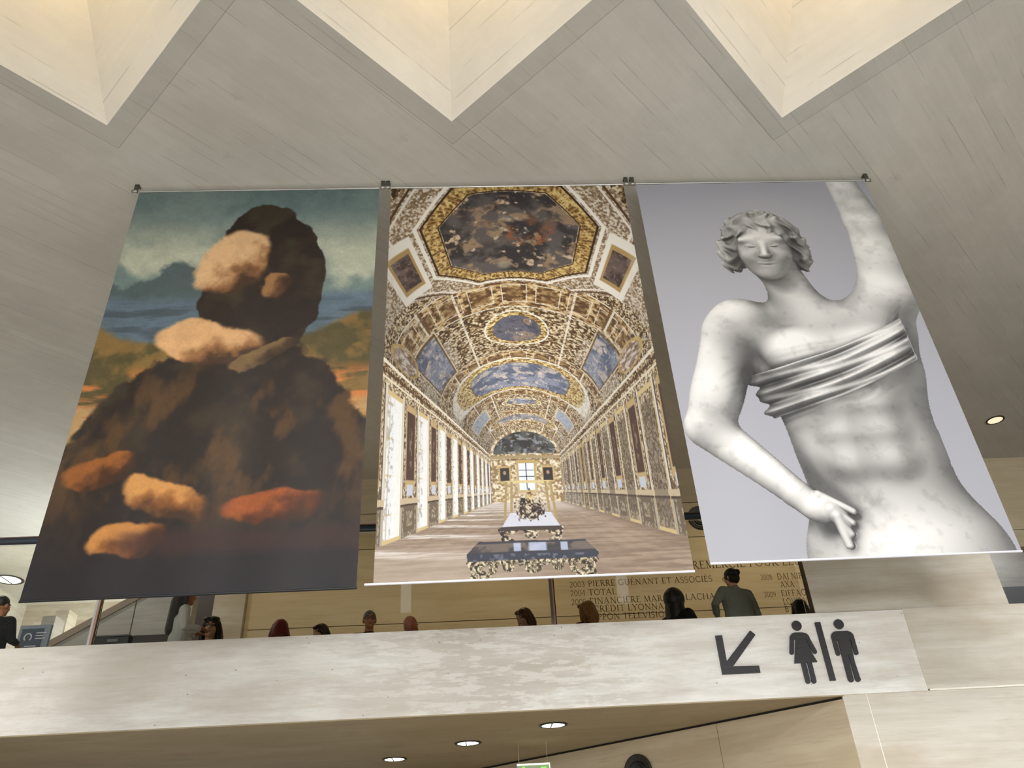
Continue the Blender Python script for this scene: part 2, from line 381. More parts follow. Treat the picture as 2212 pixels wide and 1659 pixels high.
    V=mix(V,C(206,168,96),ss(1.25,1.2,e));V=mix(V,gold(A*60,t*14,99,(140,108,84),(176,146,122),(232,216,200)),ss(1.02,.98,e))
    oval(4.35,.74,.48,0,pal2,103,4.)
    oval(5.72,.30,.20,0,pal2,105);oval(7.05,.62,.26,0,((110,110,120),(150,146,150),(196,180,166),(226,216,200)),107,4.)
    rr=ss(.55,.75,fbm(A*40,t*15,110,3));V=mix(V,C(222,210,190),rr*ss(.5,.7,np.abs(A))*.55)
    V=mix(V,C(54,34,18),ss(.58,.74,fbm(A*70*nr,t*40*nr,113,3))*.35*(~big))
    shade=(.80+.30*np.exp(-((A-.0)/.8)**2))*(1-.12*ss(.3,1,-s))
    return V*shade[...,None]

def g_wall(u,x,z,t,zc,R):
    P=t;Z=z*t
    k=((P-2.25)/.65+.5)%1-.5                       # 0 at a window / bay centre
    L=x<0
    W=gold(P*80,Z*50,120,(104,78,50),(172,142,100),(226,210,180))
    pil=np.abs(k)>.22
    W=mix(W,C(232,222,204),ss(.03,.02,np.abs(np.abs(k)-.24)));W=mix(W,C(92,66,38),ss(.012,.008,np.abs(np.abs(k)-.27)))
    kp=np.abs(np.abs(k)-.5)                        # 0 at pier centre
    port=np.maximum(kp/.13,np.abs(Z-.47)/.33)
    W=mix(W,C(206,172,108),ss(1.3,1.2,port));W=mix(W,C(84,52,38),ss(1.04,1.,port))
    W=mix(W,C(168,140,112),ss(1.,.7,np.maximum(kp/.05,np.abs(Z-.45)/.22))*ss(.4,.6,fbm(P*30,Z*20,126))*.7)
    blk=np.maximum(kp/.1,np.abs(Z-.04)/.05);W=mix(W,C(206,210,222),ss(1.05,1.,blk))
    led=ss(.03,.02,np.abs(Z+.06));W=mix(W,C(214,190,150),led);W=mix(W,C(70,48,28),ss(.014,.008,np.abs(Z+.10)))
    dado=Z<-.1
    W=np.where(dado[...,None],mix(W*.55+.32*C(190,170,140),C(120,98,74),ss(.03,.02,np.abs(np.maximum(kp/.14,np.abs(Z+.22)/.09)-1)*.1)),W)
    win=np.maximum(np.abs(k)/.20,np.abs(Z-.25)/.60)
    wl=mix(np.zeros(u.shape+(3,))+C(246,246,248),C(176,170,168),ss(.55,.66,fbm(P*46,Z*26,130))*.8)
    wl=mix(wl,C(206,176,116),ss(.06,.04,np.abs(np.abs(k)-.14)*4)*.6+ss(.03,.02,np.abs((Z*3.2)%1-.5))*.5)
    wl=mix(wl,C(255,252,244),ss(-.06,.0,k)*.9)
    wr=mix(W*.8,C(132,106,80),.35+0*u)
    W=np.where((win<1)[...,None]&L[...,None],wl,W)
    W=np.where((win<.85)[...,None]&(~L)[...,None],wr,W)
    W=mix(W,C(228,198,130),ss(.05,.03,np.abs(win-1.03)))
    # cornice
    cz=Z-.93
    cor=gold(P*70,Z*60,140,(90,60,28),(180,144,90),(244,228,192))
    cor=mix(cor,C(244,232,208),ss(.02,.012,np.abs(Z-1.12)));cor=mix(cor,C(84,54,24),ss(.025,.015,np.abs(Z-1.04))*(.5+.5*(((P*24)%1)>.5)))
    cor=mix(cor,C(240,226,198),ss(.014,.008,np.abs(Z-.98)))
    W=np.where((cz>0)[...,None],cor,W)
    W*=np.where(L,1.0,.93)[...,None];W=mix(W,C(236,226,212),ss(4,9,t)*.25)
    return W

def g_floor(u,x,z,t,zc,R):
    fx=x*t
    n=fbm(fx*5,t*22,150);F=mix(np.zeros(u.shape+(3,))+C(172,146,120),C(146,120,96),ss(.35,.7,n))
    pq=((fx*9+t*9).astype(int)+(fx*9-t*9).astype(int))%2;F*=(1-.05*pq)[...,None]
    refl=ss(.25,.05,np.abs(((t*1.0+fx*.25-2.25)/.65+.5)%1-.5))
    F=mix(F,C(246,238,230),refl*ss(.25,-.9,fx)*(.35+.6*ss(.4,.6,fbm(fx*6,t*60,152))))
    F=mix(F,C(232,222,214),ss(3.2,7,t)*.55);F=mix(F,C(206,186,164),ss(2.6,1.3,t)*ss(.5,-.5,fx)*.5)
    F=mix(F,C(120,94,74),ss(.75,1.,fx)*.5)
    return F

def g_cloud(p,q,seed,cols):
    n=fbm(p,q,seed);m=fbm(p*1.7+n*2,q*1.7,seed+3)
    i=mix(np.zeros(p.shape+(3,))+C(*cols[0]),C(*cols[1]),ss(.35,.6,n))
    i=mix(i,C(*cols[2]),ss(.52,.68,m));return mix(i,C(*cols[3]),ss(.66,.8,fbm(p*2.6,q*2.6+n,seed+7)))

def g_end(u,x,z,t,zc,R):
    ex,ez=x*8.5,z*8.5
    E=gold(ex*18,ez*18,160,(150,118,70),(206,178,128),(240,226,196))
    lun=(ex/.92)**2+((np.maximum(ez-1.16,0))/.74)**2
    E=np.where((ez>1.16)[...,None],mix(E,g_cloud(ex*4,ez*5,165,((48,46,40),(86,88,86),(140,142,146),(176,150,118))),ss(1.02,.98,lun)),E)
    E=mix(E,C(176,150,104),ss(.06,.04,np.abs(ez-1.05)));E=mix(E,C(70,50,30),ss(.012,.01,np.abs(ez-.97)))
    wn=np.maximum(np.abs(ex)/.22,np.abs(ez-.42)/.42)
    E=mix(E,C(200,166,98),ss(1.3,1.25,wn));E=mix(E,C(236,242,250),ss(1.02,1,wn))
    E=mix(E,C(70,74,84),(ss(.016,.01,np.abs(ex))+ss(.016,.01,np.abs(ez-.42))+ss(.016,.01,np.abs(ez-.62)))*(wn<1))
    for q in(-.62,.62):
        pp=np.maximum(np.abs(ex-q)/.13,np.abs(ez-.5)/.2);E=mix(E,C(200,166,98),ss(1.35,1.3,pp));E=mix(E,C(50,40,34),ss(1.04,1,pp))
        E=mix(E,C(176,140,112),ss(1.,.8,np.sqrt(((ex-q)/.05)**2+((ez-.55)/.07)**2)))
    return E

def g_tables(u,v,img):
    def quad(pts):
        m=np.ones(u.shape,bool)
        for i in range(len(pts)):
            (x0,y0),(x1,y1)=pts[i],pts[(i+1)%len(pts)]
            m&=((x1-x0)*(v-y0)-(y1-y0)*(u-x0))>=0
        return m
    def put(m,c): 
        nonlocal img
        img=np.where(m[...,None],c,img)
    glass=quad([(.425,.808),(.574,.808),(.585,.902),(.412,.902)])
    img=np.where(glass[...,None],img*.82+.18*C(226,226,220),img)
    img=mix(img,C(214,196,140),(ss(.004,.002,np.abs(v-.811))*((u>.422)&(u<.577))))
    for px0,px1 in((.426,.414),(.443,.436),(.573,.585),(.556,.566)):
        img=mix(img,C(168,142,92),ss(.005,.003,np.abs(u-(px0+(px1-px0)*(v-.81)/.092)))*((v>.81)&(v<.9)))
    put(quad([(.435,.874),(.566,.874),(.594,.903),(.404,.903)]),C(206,206,214)*np.ones(3))
    ob=(np.abs(u-.5)/.052)**2+(np.abs(v-.868)/.026)**2+(fbm(u*80,v*120,171,3)-.5)*1.5
    img=mix(img,gold(u*160,v*260,172,(30,22,20),(92,72,54),(206,190,166)),ss(1.,.8,ob))
    tp=np.abs(u-.5)/.013+np.abs(v-.842)/.02;img=mix(img,gold(u*160,v*260,173,(50,36,24),(140,108,60),(220,200,150)),ss(1,.9,tp))
    dk=gold(u*140,v*230,175,(30,24,20),(104,86,64),(214,200,172))
    l=np.abs(u-.498);band=(v>.903)&(v<.936)
    leg=band&((np.abs(l-.082-.010*np.sin((v-.903)*150))<.015+.006*np.cos((v-.903)*230))|((v<.914+.004*np.cos(l*90))&(l<.102))|((l/.024)**2+((v-.917)/.010)**2<1))
    put(leg,dk)
    put(quad([(.402,.902),(.596,.902),(.602,.910),(.394,.910)]),C(66,54,46)*np.ones(3))
    top=quad([(.328,.929),(.669,.931),(.707,.957),(.289,.953)])
    tc=mix(np.zeros(u.shape+(3,))+C(112,98,88),C(62,58,58),ss(.4,.6,fbm(u*20,v*60,180)))
    for q,wd in((.45,.012),(.515,.03),(.60,.012)): tc=mix(tc,C(196,206,232),ss(wd*1.1,wd*.8,np.abs(u-q))*.8)
    tc=mix(tc,C(54,54,62),ss(.006,.004,np.minimum(v-.929,.955-v)))
    put(top,tc)
    put(quad([(.289,.953),(.707,.957),(.705,.968),(.291,.966)]),mix(np.zeros(u.shape+(3,))+C(52,54,66),C(96,98,112),ss(.55,.7,fbm(u*60,v*90,182))))
    l=np.abs(u-.497);low=(v>.966)
    orn=low&((np.abs(l-.172-.008*np.sin((v-.966)*150))<.027+.008*np.cos((v-.966)*200))|(np.abs(l-.128+.004*np.sin((v-.966)*170))<.013)&(v<.992)|((v<.9725)&(l<.203))|((l/.030)**2+((v-.9795)/.0135)**2<1)|(((l-.078)/.019)**2+((v-.9775)/.011)**2<1)|(np.abs(v-.9745-.002*np.cos(l*160))<.0012)&(l<.2))
    oc=gold(u*200,v*330,184,(44,34,22),(120,102,72),(222,210,178))
    rr_=np.sin(np.sqrt(((l-.165)*150)**2+((v-.982)*260)**2)*2.2);oc=mix(oc,C(200,186,150),ss(.6,.95,rr_)*.6);oc=mix(oc,C(34,26,18),ss(.6,.95,-rr_)*.6)
    put(orn,oc)
    return img

def paint_marble(nu,nv):
    """plain marble athlete, one arm lifted straight up, cloth band over the shoulder"""
    u,v=grid(nu,nv);X=(u.ravel()-.47)/1.16+.475;Y=((v*1.694).ravel()-.42)/1.12+.43      # y down
    def seg(p,a,b,ra,rb):
        a=np.array(a);b=np.array(b);pa=p-a;ba=b-a
        h=np.clip((pa@ba)/(ba@ba),0,1);return np.linalg.norm(pa-h[:,None]*ba,axis=1)-(ra+(rb-ra)*h)
    def ell(p,c,r,ang=0.):
        q=p-np.array(c);ca,sa=np.cos(ang),np.sin(ang)
        q=np.stack([q[:,0]*ca+q[:,1]*sa,-q[:,0]*sa+q[:,1]*ca,q[:,2]],1)
        r=np.array(r);k=np.linalg.norm(q/r,axis=1);return (k-1)*r.min()*.9+(k-1)*(r.mean()-r.min())*.3
    def sm(a,b,k):
        h=np.clip(.5+.5*(b-a)/k,0,1);return b*(1-h)+a*h-k*h*(1-h)
    def torso(p):
        d=ell(p,(.60,.92,0),(.270,.25,.19),-.12)
        d=sm(d,ell(p,(.61,1.22,.0),(.225,.24,.16),-.05),.09)
        d=sm(d,ell(p,(.63,1.58,.0),(.29,.26,.19)),.10)
        d=sm(d,ell(p,(.49,.86,.15),(.120,.090,.055),.15),.05);d=sm(d,ell(p,(.72,.85,.15),(.120,.090,.055),-.25),.05)
        for i in range(3):
            for q in(-1,1): d=sm(d,ell(p,(.605+q*.058,1.06+i*.10,.128),(.052,.047,.05)),.05)
        d=np.maximum(d,-ell(p,(.615,1.335,.175),(.010,.016,.02)))
        return d
    def body(p):
        d=torso(p)
        d=sm(d,ell(p,(.33,.75,.0),(.115,.12,.12),.3),.08)
        d=sm(d,seg(p,(.28,.79,.0),(.155,1.12,.04),.090,.070),.04)
        d=sm(d,ell(p,(.20,1.0,.05),(.066,.11,.07),.35),.04)
        d=sm(d,seg(p,(.150,1.14,.04),(.35,1.36,.14),.070,.046),.03)
        d=sm(d,ell(p,(.40,1.41,.165),(.062,.045,.03),.6),.03)
        for i in range(4): d=sm(d,seg(p,(.415+.012*i,1.375+.022*i,.175),(.50-.012*i,1.43+.034*i,.165),.015,.012),.008)
        d=sm(d,seg(p,(.78,.74,.0),(.86,.60,.02),.115,.095),.09)
        d=sm(d,seg(p,(.86,.62,.02),(.87,.28,.02),.092,.068),.05)
        d=sm(d,seg(p,(.87,.28,.02),(.82,-.08,.05),.072,.050),.03)
        d=sm(d,ell(p,(.885,.44,.03),(.07,.12,.075)),.04)
        d=sm(d,seg(p,(.56,.74,.0),(.50,.50,.02),.088,.074),.07)
        h=ell(p,(.475,.40,.05),(.100,.138,.12),-.06)
        h=sm(h,ell(p,(.475,.495,.10),(.055,.050,.07)),.04)
        h=sm(h,ell(p,(.43,.43,.12),(.035,.04,.04)),.03);h=sm(h,ell(p,(.52,.43,.12),(.035,.04,.04)),.03)
        h=sm(h,seg(p,(.473,.380,.162),(.471,.430,.184),.007,.012),.020);h=sm(h,ell(p,(.471,.436,.178),(.019,.009,.012)),.008)
        h=sm(h,ell(p,(.471,.470,.162),(.026,.0075,.013)),.006);h=sm(h,ell(p,(.471,.487,.158),(.021,.0085,.013)),.006)
        h=np.maximum(h,-ell(p,(.471,.4785,.178),(.026,.0022,.012)));h=sm(h,ell(p,(.471,.522,.135),(.030,.022,.025)),.02)
        h=sm(h,seg(p,(.405,.356,.138),(.538,.354,.138),.010,.010),.025)
        for q in(-1,1):
            h=np.maximum(h,-ell(p,(.473+q*.042,.381,.186),(.027,.015,.026)))
            h=sm(h,ell(p,(.473+q*.042,.386,.140),(.021,.012,.020)),.003)
            h=np.maximum(h,-ell(p,(.473+q*.042,.3935,.166),(.020,.0022,.014)))
        d=sm(d,h,.03);return d
    def hair(p):
        c=np.sin(p[:,0]*70+np.sin(p[:,1]*55)*1.5)*np.sin(p[:,1]*62+np.sin(p[:,0]*48)*1.7)*np.sin(p[:,2]*50+1)
        d=ell(p,(.478,.345,-.005),(.135,.135,.15),-.06)
        d=sm(d,ell(p,(.36,.42,.0),(.045,.085,.09)),.03);d=sm(d,ell(p,(.59,.42,-.01),(.045,.085,.09)),.03)
        d=np.maximum(d,-ell(p,(.472,.43,.20),(.086,.135,.12)))
        return d-.010*c
    def cloth(p):
        w=(p[:,0]-.30)*.62+(p[:,1]-1.02)*1.0-.12*np.sin((p[:,0]-.3)*2.6)       # band across the chest
        fold=.007*np.sin(w*95+p[:,0]*9)+.004*np.sin(w*170-p[:,0]*6)
        b=sm(torso(p),seg(p,(.74,.78,.0),(.84,.70,.0),.12,.11),.08)-.017+fold
        return np.maximum(np.maximum(b,np.abs(w-.02)-.085),p[:,0]-.858)
    cache={}
    def D(p): return np.minimum(body(p),np.minimum(hair(p),cloth(p)))
    n=X.size;z=np.full(n,.40);alive=np.ones(n,bool);hit=np.zeros(n,bool)
    for it in range(46):
        idx=np.nonzero(alive)[0]
        if idx.size==0:break
        p=np.stack([X[idx],Y[idx],z[idx]],1);d=D(p)
        hit[idx[d<.0012]]=True;z[idx]-=d*.85
        alive[idx]=(d>=.0012)&(z[idx]>-.22)
    idx=np.nonzero(hit)[0];p=np.stack([X[idx],Y[idx],z[idx]],1);e=.0018
    N=np.stack([D(p+np.eye(3)[i]*e)-D(p-np.eye(3)[i]*e) for i in range(3)],1);N/=np.linalg.norm(N,axis=1)[:,None]+1e-9
    ao=np.ones(idx.size)
    for h in(.02,.05,.10): ao-=.55*np.clip(h-D(p+N*h),0,h)/h*.5
    L1=np.array([-.45,-.65,.61]);L2=np.array([.8,-.1,.5]);L1/=np.linalg.norm(L1);L2/=np.linalg.norm(L2)
    sh=np.ones(idx.size)
    for h in(.03,.06,.10,.16,.24): sh=np.minimum(sh,np.clip(.35+D(p+N*.004+L1*h)/h*5,0,1))
    lum=.46+.56*np.clip(N@L1,0,1)*(.35+.65*sh)+.16*np.clip(N@L2,0,1)+.10*np.clip(N[:,2],0,1)
    lum*=np.clip(ao,.45,1)
    vein=fbm(p[:,0]*7,p[:,1]*7,200);sp=fbm(p[:,0]*40,p[:,1]*40,204,3)
    lum*=1-.12*ss(.55,.72,vein)-.06*ss(.6,.8,sp)
    isd=hair(p)<.004;lum=np.where(isd,lum*.86,lum)
    c=np.clip(lum,0,1.02)[:,None]*np.array([.975,.96,.935])
    c=np.clip(c,0,1)
    img=np.zeros((n,3))+C(180,179,185)
    bg=.965+.05*(v.ravel())+.0*u.ravel();img*=bg[:,None]
    img=img*(1-.06*np.exp(-((Y-.35-.25*(1-X))/.07)**2)[:,None]*0)
    img[idx]=c
    return lin(img.reshape(nv,nu,3))
# ================================================================ the hall
Y0,YB=1.0,17.4
def ceiling():
    bm=B(); X0,X1,Y1=-14.43,24.,25.5; cy,a=4.92,2.0; cx=[-.165+4.495*i for i in range(-3,6)]
    P=lambda x,y,z=CEIL: bm.verts.new((x,y,z))
    def F(pts,mi=0): bm.faces.new([P(*p) for p in pts]).material_index=mi
    F([(X0,Y0),(X1,Y0),(X1,cy-a),(X0,cy-a)]); F([(X0,cy+a),(X1,cy+a),(X1,Y1),(X0,Y1)])
    F([(X0,cy-a),(cx[0],cy-a),(cx[0]-a,cy),(cx[0],cy+a),(X0,cy+a)]) if cx[0]-a>X0 else F([(X0,cy-a),(cx[0],cy-a),(X0,cy-a+(cx[0]-X0))])
    for p,q in zip(cx,cx[1:]): F([(p,cy+a),(p+a,cy),(p,cy-a),(q,cy-a),(q-a,cy),(q,cy+a)])
    p=cx[-1]; F([(p,cy+a),(p+a,cy),(p,cy-a),(X1,cy-a),(X1,cy+a)])
    h=a*.8
    for p in cx:
        t=.22; c=[(p,cy+a),(p+a,cy),(p,cy-a),(p-a,cy)]; k=[(p+(x-p)*t,cy+(y-cy)*t) for x,y in c]; hz=CEIL+h*(1-t)
        for i in range(4):
            (x0,y0),(x1,y1)=c[i],c[(i+1)%4]; (u0,v0),(u1,v1)=k[i],k[(i+1)%4]
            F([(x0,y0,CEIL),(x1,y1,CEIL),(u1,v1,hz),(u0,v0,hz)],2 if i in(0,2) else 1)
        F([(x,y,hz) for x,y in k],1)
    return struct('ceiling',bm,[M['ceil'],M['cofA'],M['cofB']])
ceiling()
bm=B(); box(bm,-14.4,24,-16,26,-.1,0); struct('floor',bm,M['floor'])
bm=B(); box(bm,-14.4,24,10.2,25.5,3.5,3.7); struct('floor_mezzanine',bm,M['floor'])
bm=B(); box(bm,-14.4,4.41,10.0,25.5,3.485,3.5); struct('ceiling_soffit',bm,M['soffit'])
# parapet and the stone front to the right of it
bm=B(); box(bm,-14.4,5.47,10,10.2,3.5,4.5); struct('wall_parapet',bm,M['parapet'])
bm=B(); box(bm,5.475,24,10,10.25,3.52,4.51); box(bm,5.47,5.475,10.004,10.2,3.5,4.5,1)
box(bm,5.5,24,10.003,10.25,3.50,3.52,1); struct('wall_front_blocks',bm,[M['lime'],M['pjoint']])
bm=B()
for x0,x1 in ((4.40,4.700),(4.712,8.1),(8.112,24)): box(bm,x0,x1,10.02,10.4,0,3.5)
box(bm,4.700,4.712,10.025,10.3,0,3.5,1); box(bm,8.1,8.112,10.025,10.3,0,3.5,1)
struct('wall_front_lower',bm,[M['lime'],M['pjoint']])
bm=B(); box(bm,4.345,6.93,10.03,10.15,4.512,CEIL); box(bm,4.335,4.345,10.04,10.15,4.50,CEIL,1); struct('wall_pier',bm,[M['lime'],M['joint']])
# lower wall running back at 45 degrees under the balcony
d45=Vector((-1,1,0)).normalized(); n45=Vector((-1,-1,0)).normalized()
def on45(s,z,out=0.): p=Vector((4.40,10.02,0))+d45*s+n45*out; return Vector((p.x,p.y,z))
bm=B()
def slab45(s0,s1,z0,z1,o0,o1,mi=0):
    f=[on45(s0,z0,o1),on45(s1,z0,o1),on45(s1,z1,o1),on45(s0,z1,o1)]
    a=[bm.verts.new(p) for p in f]; b=[bm.verts.new(p+n45*(o0-o1)) for p in f]
    for q in ((a[0],a[1],a[2],a[3]),(b[3],b[2],b[1],b[0])): bm.faces.new(q).material_index=mi
    for i in range(4): bm.faces.new((a[i],b[i],b[(i+1)%4],a[(i+1)%4])).material_index=mi
slab45(0,1.775,0,3.455,-.3,0); slab45(1.783,8.8,0,3.455,-.3,0); slab45(1.775,1.783,0,3.455,-.3,-.006,1)
slab45(0,8.8,3.455,3.485,-.3,-.02,2); fixn(bm)
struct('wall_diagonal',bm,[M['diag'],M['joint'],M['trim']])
# back wall of the mezzanine with its joints and engraved donors
M['back']=M['limed']
bm=B(); box(bm,-5.08,9.2,YB,YB+.4,3.7,CEIL); box(bm,9.2,24,YB,YB+.4,8.0,CEIL)
struct('wall_back',bm,M['back'])
bm=B()
for z in (6.81,8.55,9.43,5.55): box(bm,-5.0,9.2,YB-.006,YB,z,z+.012)
box(bm,9.4,24,YB-.006,YB,8.42,8.43); struct('trim_back_joints',bm,M['joint'])
bm=B(); box(bm,9.2,24,19.6,19.8,7.66,9.1); box(bm,9.0,9.2,YB+.4,19.8,3.7,9.1); struct('wall_recess',bm,M['greyst'])
bm=B(); box(bm,9.2,24,19.3,19.59,3.7,7.65); struct('wall_recess_base',bm,M['dgrey'])
# left: the gallery runs on to a far wall
bm=B(); box(bm,-14.6,-14.43,-3,25.5,0,CEIL); struct('wall_left',bm,M['parapet'])  # unseen front stretch extended to block light from the left
bm=B(); box(bm,-14.43,-4.9,25.5,25.7,3.7,CEIL); struct('wall_far',bm,M['lime'])
bm=B(); box(bm,-5.12,-5.08,YB+.1,25.5,3.7,CEIL); struct('wall_return',bm,M['lime'])
bm=B(); box(bm,24,24.2,6,26,0,CEIL); struct('wall_right',bm,M['lime'])
bm=B(); box(bm,-5.76,-5.09,17.25,17.6,3.7,CEIL); struct('wall_end_pier',bm,M['lime'])
M['redblack']=plain('dark_red_lacquer',rgb(48,20,16),.35,.5)
bm=B(); box(bm,-6.42,-5.77,17.35,17.42,3.7,8.3); struct('door_1',bm,M['redblack'])
# stair flank of grey stone
def flank():
    Yf=14.5; top=[at(60,1412.5,Yf),at(300,1283,Yf),at(433,1211,Yf)]; r=top[2].x; zb=3.7
    bm=B(); poly(bm,[(top[0].x,Yf,zb),(r,Yf,zb),(r,Yf,top[2].z),(top[0].x,Yf,top[0].z)],(0,.25,0)); fixn(bm)
    struct('wall_stair_flank',bm,M['greyst'])
    d=(top[2]-top[0]); bm=B(); poly(bm,[top[0]+Vector((0,-.03,-.12)),top[2]+Vector((0,-.03,-.12)),top[2]+Vector((0,-.03,.02)),top[0]+Vector((0,-.03,.02))],(0,.31,0)); fixn(bm)
    struct('trim_stair_coping',bm,plain('brown_stone_coping',rgb(140,126,112),.6))
    a,b=at(297,1290,Yf-.005),at(284,1374,Yf-.005); bm=B(); box(bm,a.x-.01,a.x+.005,Yf-.005,Yf,3.72,a.z); struct('trim_stair_joint',bm,M['joint'])
flank()
for k,(p0,p1,py,Yc,m) in enumerate(((93,121,1331,20,'greyst'),(121,150,1318,21,'lime'),(72,92,1344,22,'lime'))):
    a,b=at(p0,py,Yc),at(p1,py,Yc); bm=B(); box(bm,a.x,b.x,Yc,Yc+.5,3.7,a.z); struct('wall_stub',bm,M[m])
# ================================================================ glass screen with its tube rail
def glassmat():
    s=NT('clear_glass'); t=s.t; t.nodes.remove(s.b)
    tr=s.n('ShaderNodeBsdfTransparent'); tr.inputs[0].default_value=(.90,.89,.84,1)
    gl=s.n('ShaderNodeBsdfGlossy'); gl.inputs['Roughness'].default_value=.02; gl.inputs[0].default_value=(1,1,1,1)
    fr=s.n('ShaderNodeFresnel'); fr.inputs[0].default_value=1.35; mx=s.n('ShaderNodeMixShader')
    s.l(fr.outputs[0],mx.inputs[0]); fr.inputs[0].default_value=1.13; s.l(tr.outputs[0],mx.inputs[1]); s.l(gl.outputs[0],mx.inputs[2]); s.l(mx.outputs[0],t.nodes['Material Output'].inputs[0]); return s.m
M['glass']=glassmat()
GY=10.26
scr=empty('glass_screen',(-5,GY,3.7),'tall clear glass screen standing behind the pale concrete parapet','glass screen')
def sub(name,bm,m,par,**k):
    o=obj(name,bm,m,**k); o.parent=par; o.matrix_parent_inverse=Matrix.Translation(-Vector(par.location)) if par.rotation_euler.z==0 else par.matrix_world.inverted(); return o
for x0,x1 in ((-14.4,-10.84),(-10.76,-4.92),(-4.85,.95),(1.02,4.32)):
    bm=B(); box(bm,x0,x1,GY-.006,GY+.006,3.7,5.95); sub('glass_pane',bm,M['glass'],scr)
for x in (-10.80,-4.885,.985):
    bm=B(); box(bm,x-.034,x-.004,GY-.03,GY+.03,3.7,5.96); sub('steel_mullion',bm,M['steel'],scr)
    bm=B(); box(bm,x-.002,x+.022,GY-.03,GY+.03,3.7,5.96); sub('copper_strip',bm,M['copper'],scr)
    bm=B(); box(bm,x+.024,x+.034,GY-.03,GY+.03,3.7,5.96); sub('rubber_seal',bm,M['black'],scr)
bm=B(); tube(bm,[(-14.4,GY,6.005),(4.32,GY,6.005)],.044,20); sub('tube_rail',bm,M['tube'],scr,smooth=True)
bm=B(); box(bm,-14.4,4.32,GY-.02,GY+.03,6.05,6.066); sub('rail_cover_strip',bm,plain('brown_rail_strip',rgb(92,70,62),.5),scr)

# ================================================================ banners
def printed(name,img,nu,nv,x0,x1,z0,z1,Yb,gain):
    """a cloth sheet of nu x nv printed dots, hanging with a faint ripple"""
    gu=np.linspace(0,1,nu+1); gv=np.linspace(0,1,nv+1); U,Vv=np.meshgrid(gu,gv)
    P=np.stack([x0+(x1-x0)*U,Yb+.012*np.sin(U*9+Vv*2)*np.sin(Vv*3.1)+.006*np.sin(U*23),z1+(z0-z1)*Vv],-1).reshape(-1,3)
    i=np.arange(nv)[:,None]*(nu+1)+np.arange(nu)[None]
    Fq=np.stack([i,i+nu+1,i+nu+2,i+1],-1).reshape(-1,4)
    me=bpy.data.meshes.new(name); me.vertices.add(len(P)); me.loops.add(Fq.size); me.polygons.add(len(Fq))
    me.vertices.foreach_set('co',P.ravel()); me.loops.foreach_set('vertex_index',Fq.ravel())
    me.polygons.foreach_set('loop_start',np.arange(len(Fq))*4); me.polygons.foreach_set('loop_total',np.full(len(Fq),4))
    me.update(calc_edges=True)
    # colours of the print at the mesh points
    pad=np.pad(img,((0,1),(0,1),(0,0)),mode='edge')
    a=me.color_attributes.new('print','FLOAT_COLOR','POINT'); c=np.ones((len(P),4),np.float32); c[:,:3]=np.clip(pad.reshape(-1,3)*gain,0,1); a.data.foreach_set('color',c.ravel())
    me.polygons.foreach_set('use_smooth',[True]*len(Fq))
    return me
def printmat(name):
    s=NT(name); a=s.n('ShaderNodeVertexColor',layer_name='print'); return s.out(a.outputs[0],.55,.22)
BY=7.95
def banner(label,img,nu,nv,x0,x1,z0,z1,gain,rodx=0.,hem=None,hemdark=False):
    r=empty('hanging_banner',((x0+x1)/2,BY,z0),label,'banner','banners hung side by side from the ceiling')
    sub('printed_cloth',printed('printed_cloth',img,nu,nv,x0,x1,z0+.015,z1-.015,BY,gain),printmat('print'),r)
    bm=B(); tube(bm,[(x0,BY,z1-.01),(x1,BY,z1-.01)],.014,12); sub('top_rod',bm,M['steel'],r)
    bm=B(); tube(bm,[(x0-rodx,BY,z0+.012),(x1+.005,BY,z0+.012)],.013,12); sub('bottom_rod',bm,hem,r)
    return r
whitehem=plain('white_hem_rod',rgb(200,198,204),.5); blackhem=plain('black_hem_rod',rgb(16,15,17),.5)
G=.60
NU1,NV1=440,768; NU2,NV2=560,980; NU3,NV3=460,780
banner('large dark landscape banner of pale boulders under a grey sky, leftmost of the three',paint_landscape(NU1,NV1),NU1,NV1,-4.585,-1.235,2.755+E,8.62+E,.66,0,blackhem)
banner('large banner with a photo of a gilded vaulted gallery, between the other two banners',paint_gallery(NU2,NV2),NU2,NV2,-1.065,2.275,2.785+E,8.62+E,G,.09,whitehem)
banner('large grey banner with a white marble athlete torso, rightmost of the three',paint_marble(NU3,NV3),NU3,NV3,2.46,5.86,2.86+E,8.63+E,G,0,whitehem)
BL=['left end bracket of the dark landscape banner','right end bracket of the dark landscape banner','left end bracket of the gilded gallery banner','right end bracket of the gilded gallery banner','left end bracket of the grey marble statue banner','right end bracket of the grey marble statue banner']
for x,l in zip((-4.64,-1.185,-1.115,2.325,2.415,5.91),BL):
    z=8.61+E
    r=empty('banner_bracket',(x,BY,CEIL),'small grey steel clip on the ceiling, '+l,'bracket','steel clips holding the banners to the ceiling')
    bm=B(); box(bm,x-.028,x+.028,BY-.012,BY+.004,z-.01,CEIL); box(bm,x-.028,x+.028,BY-.012,BY+.07,CEIL-.012,CEIL); sub('hook_plate',bm,M['dsteel'],r)
    bm=B(); tube(bm,[(x-.036,BY-.02,z-.01),(x+.036,BY-.02,z-.01)],.024,16); sub('rod_collar',bm,M['steel'],r,smooth=True)
